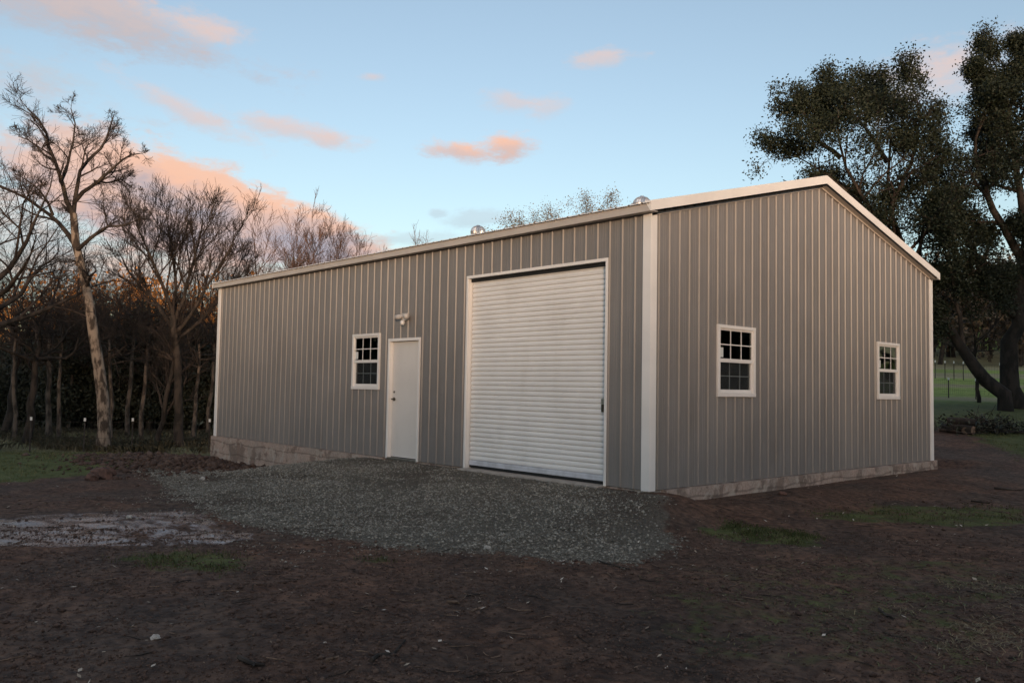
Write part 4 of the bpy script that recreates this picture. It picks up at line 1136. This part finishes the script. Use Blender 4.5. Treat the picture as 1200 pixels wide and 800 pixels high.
def side_wood(name, n, xr, yr, seed, label, hr_):  # out-of-view trees added beside the yard to darken what the panes reflect
    rg = np.random.RandomState(seed); pts = []
    for i in range(n):
        x, y = rg.uniform(*xr), rg.uniform(*yr); h = rg.uniform(*hr_); w = h * .34
        d = norm(rg.normal(size=(110, 3))) * (rg.rand(110, 1) ** .4) * np.array([w, w, h * .5])
        pts.append(np.array([x, y, gz(x, y) + h * .5]) + d)
    V, F = leaf_cards(rg, np.concatenate(pts), 2, .3, .42)
    return tag(np_mesh(name, V, [F], M_LEAFD), label, 'wood', kind='stuff')
side_wood('added_right_wood', 45, (14, 50), (24, 62), 301, 'dark wood added beyond the right edge of the yard to darken window reflections', (9, 13))
side_wood('added_left_wood', 45, (-62, -30), (-48, -12), 302, 'dark wood added beyond the left edge of the yard to darken window reflections', (4.5, 6.5))
Pu = []
for (pxa, pxb, ta, tb, n) in ((-90, 262, 26.5, 33, 24000), (-90, 262, 29, 42, 16000)):
    px_ = rs.uniform(pxa, pxb, n); t_ = rs.uniform(ta, tb, n)
    q = CAM[:2] + t_[:, None] * FWD[:2] + (t_ * (px_ - 600) / FPX)[:, None] * RGT[:2]
    q = q[ss(vnoise(q, .45, 71, 4), -.3, .35) > rs.rand(n)]; Pu.append(np.column_stack([q, terrain(q)]))
blades('rank_undergrowth', np.vstack(Pu), .27, .012, M_WEED, 'dull brown rank weeds and dead grass along the fence and under the trees', 'undergrowth', .8)
twigs('twig_litter', Ptw[::2], M_BARKD, 'thin dark twigs scattered over the soil')
twigs('dry_twig_litter', Ptw[1::2], M_WOODEND, 'thin straw coloured twigs scattered over the soil')
# ------------------------------------------------------------------ fences
def fence(name, posts, h, label, cat, wires=4, cap=.07, r=.022):
    root = empty(name, posts[0], label, cat)
    for p in posts:
        m = MB()
        m.box(p[0] - r, p[0] + r, p[1] - .005, p[1] + .005, p[2] - .2, p[2] + h - cap); m.box(p[0] - .005, p[0] + .005, p[1] + .0055, p[1] + .03, p[2] - .2, p[2] + h - cap)
        po = m.build('post', M_RUST, root)
        MB().box(p[0] - r - .002, p[0] + r + .002, p[1] - .02, p[1] + .033, p[2] + h - cap, p[2] + h + .03).build('post_cap', M_WHITECAP, po)
    m = MB()
    for a, b in zip(posts[:-1], posts[1:]):
        for k in range(wires):
            z = h * (.2 + .72 * k / (wires - 1)); m.tube([a + np.array([0, 0, z]), (a + b) / 2 + np.array([0, 0, z - .03]), b + np.array([0, 0, z])], .004, 3)
        n = 14
        for i in range(1, n):
            q = a + (b - a) * i / n; m.tube([q + np.array([0, 0, h * .2]), q + np.array([0, 0, h * .92])], .003, 3)
    m.build('wire_mesh', M_RUST, root)
fpx = [(-40, 24.6), (38, 25.5), (101, 26.4), (157, 27.2), (247, 28.4), (330, 29.6)]
fence('wire_fence', [ground_col(px, t) for px, t in fpx], 1.02, 'dark wire fence on white-capped posts running past the leaning oak', 'fence')
fence('wire_fence', [ground_col(px, t) for px, t in ((1096, 48.5), (1107.5, 48), (1118, 47.5), (1129, 47), (1172, 45), (1230, 43))], 1.0, 'far wire fence on white-capped posts across the green meadow on the right', 'fence', cap=.1)
fence('wire_fence', [ground_col(px, t) for px, t in ((1080, 35.5), (1111.5, 35), (1143.5, 34.5), (1215, 34))], .8, 'nearer wire fence at the foot of the meadow behind the live oak', 'fence')

# ------------------------------------------------------------------ log pile and brush at the right
LG = 'cut logs in the pile by the live oaks'
b0 = ground_pt(1128, 508)
def log(dx, dz, ln, r, yaw, lab):
    p = b0 + RGT * dx; z = gz(p[0], p[1]) + dz
    root = empty('log', (p[0], p[1], z), lab, 'log', LG)
    d = np.array([math.cos(yaw), math.sin(yaw), .04]); a = np.array([p[0], p[1], z + r])
    MB().tube([a - d * ln / 2, a + d * 0 + np.array([0, 0, .01]), a + d * ln / 2], [r, r * 1.05, r * .95], 12).build('bark', M_BARKD, root, True)
    for s in (-1, 1):
        c = a + s * d * (ln / 2 + .002); MB().tube([c, c + s * d * .004], r * .93, 12).build('cut_end', M_WOODEND, root)
yw = math.atan2(FWD[1], FWD[0])
log(-.12, 0, .8, .12, yw + .6, 'thick cut log lying lowest at the left of the log pile')
log(.16, 0, .7, .10, yw - .7, 'middle-sized cut log lying lowest in the log pile, right of the thick one')
log(-.02, .21, .7, .10, yw + 1.1, 'cut log resting on top of the log pile')
log(-.38, .02, .5, .05, yw + 1.5, 'thin short cut log poking out left of the log pile')
rg = np.random.RandomState(120)
br = empty('brush_pile', ground_pt(1152, 506), 'low dark heap of cut brush beside the log pile', 'brush')
bp0 = np.array(br.location)
m = MB()
for k in range(130):
    a = rg.rand() * 6.28; r_ = abs(rg.normal()) * .45; c = bp0 + RGT * (math.cos(a) * r_ * 1.7) + FWD * math.sin(a) * r_ + np.array([0, 0, max(.03, .42 - r_ * .35) * rg.rand()])
    d = norm(rg.normal(size=3) * np.array([1, 1, .35])); l = rg.uniform(.2, .6)
    m.tube([c - d * l, c + rg.normal(size=3) * .04, c + d * l], [.012, .010, .005], 4)
m.build('sticks', M_BARKD, br)
cl = bp0 + np.stack([RGT * rg.normal() * .65 + FWD * rg.normal() * .4 + np.array([0, 0, abs(rg.normal()) * .16]) for _ in range(260)])
V, F = leaf_cards(rg, cl, 6, .09, .05); np_mesh('dead_leaves', V, [F], M_LEAFD, br)

# ------------------------------------------------------------------ single sticks and stones in the yard
SG = 'sticks lying in the yard'
for px0, py0, px1, py1, r_, lab in [
    (700, 658, 738, 668, .012, 'dark bent stick on the soil just below the gravel, right of centre'),
    (280, 772, 310, 782, .016, 'thick dark stick lying at the bottom left of the yard'),
    (435, 775, 475, 752, .013, 'long grey stick at the bottom of the yard, left of centre'),
    (383, 776, 397, 770, .010, 'pale short stick at the bottom left of the yard'),
    (524, 706, 538, 708, .013, 'pale flat stick in the dark soil below the gravel'),
    (552, 718, 570, 712, .009, 'thin pale curved twig in the dark soil below the gravel'),
    (1165, 573, 1200, 575, .020, 'dark branch on the soil at the right edge'),
    (1138, 588, 1160, 590, .014, 'short dark branch on the soil left of the branch at the right edge'),
    (1030, 716, 1048, 726, .012, 'dark stick in the dry grass at the near right')]:
    a, b = ground_pt(px0, py0), ground_pt(px1, py1)
    pts = []
    for u in (0, .3, .6, 1):
        q = a + (b - a) * u; q[:2] += rs.normal(size=2) * .02 * (0 < u < 1); q[2] = gz(q[0], q[1]) + r_ * .8; pts.append(q)
    m = MB().tube(pts, [r_, r_ * .9, r_ * .8, r_ * .5], 6); q = pts[2]
    m.tube([q, q + (b - a) * .18 + np.array([.04, -.05, .02])], [r_ * .5, r_ * .25], 5)
    o = m.build('stick', M_WOODEND if 'pale' in lab else M_BARKD); tag(o, lab, 'stick', SG)
def rock(px, py, size, material, lab, seed):
    rg = np.random.RandomState(seed); p = ground_pt(px, py); m = MB()
    vs = []; fs = []; nu, nv = 9, 6
    for j in range(nv + 1):
        for i in range(nu):
            th = math.pi * j / nv; ph = 2 * math.pi * i / nu
            k = size * (.75 + .45 * rg.rand()); vs.append((p[0] + k * math.sin(th) * math.cos(ph) * 1.2, p[1] + k * math.sin(th) * math.sin(ph), gz(p[0], p[1]) + k * .65 * math.cos(th) + size * .3))
    for j in range(nv):
        for i in range(nu): fs.append((j * nu + i, j * nu + (i + 1) % nu, (j + 1) * nu + (i + 1) % nu, (j + 1) * nu + i))
    tag(m.add(vs, fs).build('rock', material), lab, 'rock', 'stones and clods lying in the yard')
M_ROCKP = simple('pale_stone', (.40, .37, .33), .8, .2, 20, bump=.3)
M_EARTH = simple('red_earth_clod', (.11, .06, .045), .9, .3, 12, bump=.5)
rock(120, 560, .22, M_EARTH, 'large clod of red earth left of the soil heap', 1)
rock(108, 562, .13, M_EARTH, 'smaller clod of red earth touching the large clod', 2)
rock(238, 562, .06, M_ROCKP, 'pale stone on the dark soil by the far foundation corner', 3)
rock(571, 643, .035, M_ROCKP, 'white stone at the lower edge of the gravel', 4)
rock(182, 749, .03, M_ROCKP, 'small white stone on the near left soil', 5)
rock(152, 607, .04, M_ROCKP, 'pale stone on the wet mud at the left', 6)
rock(917, 580, .06, M_EARTH, 'small red clod at the foot of the gable foundation', 7)
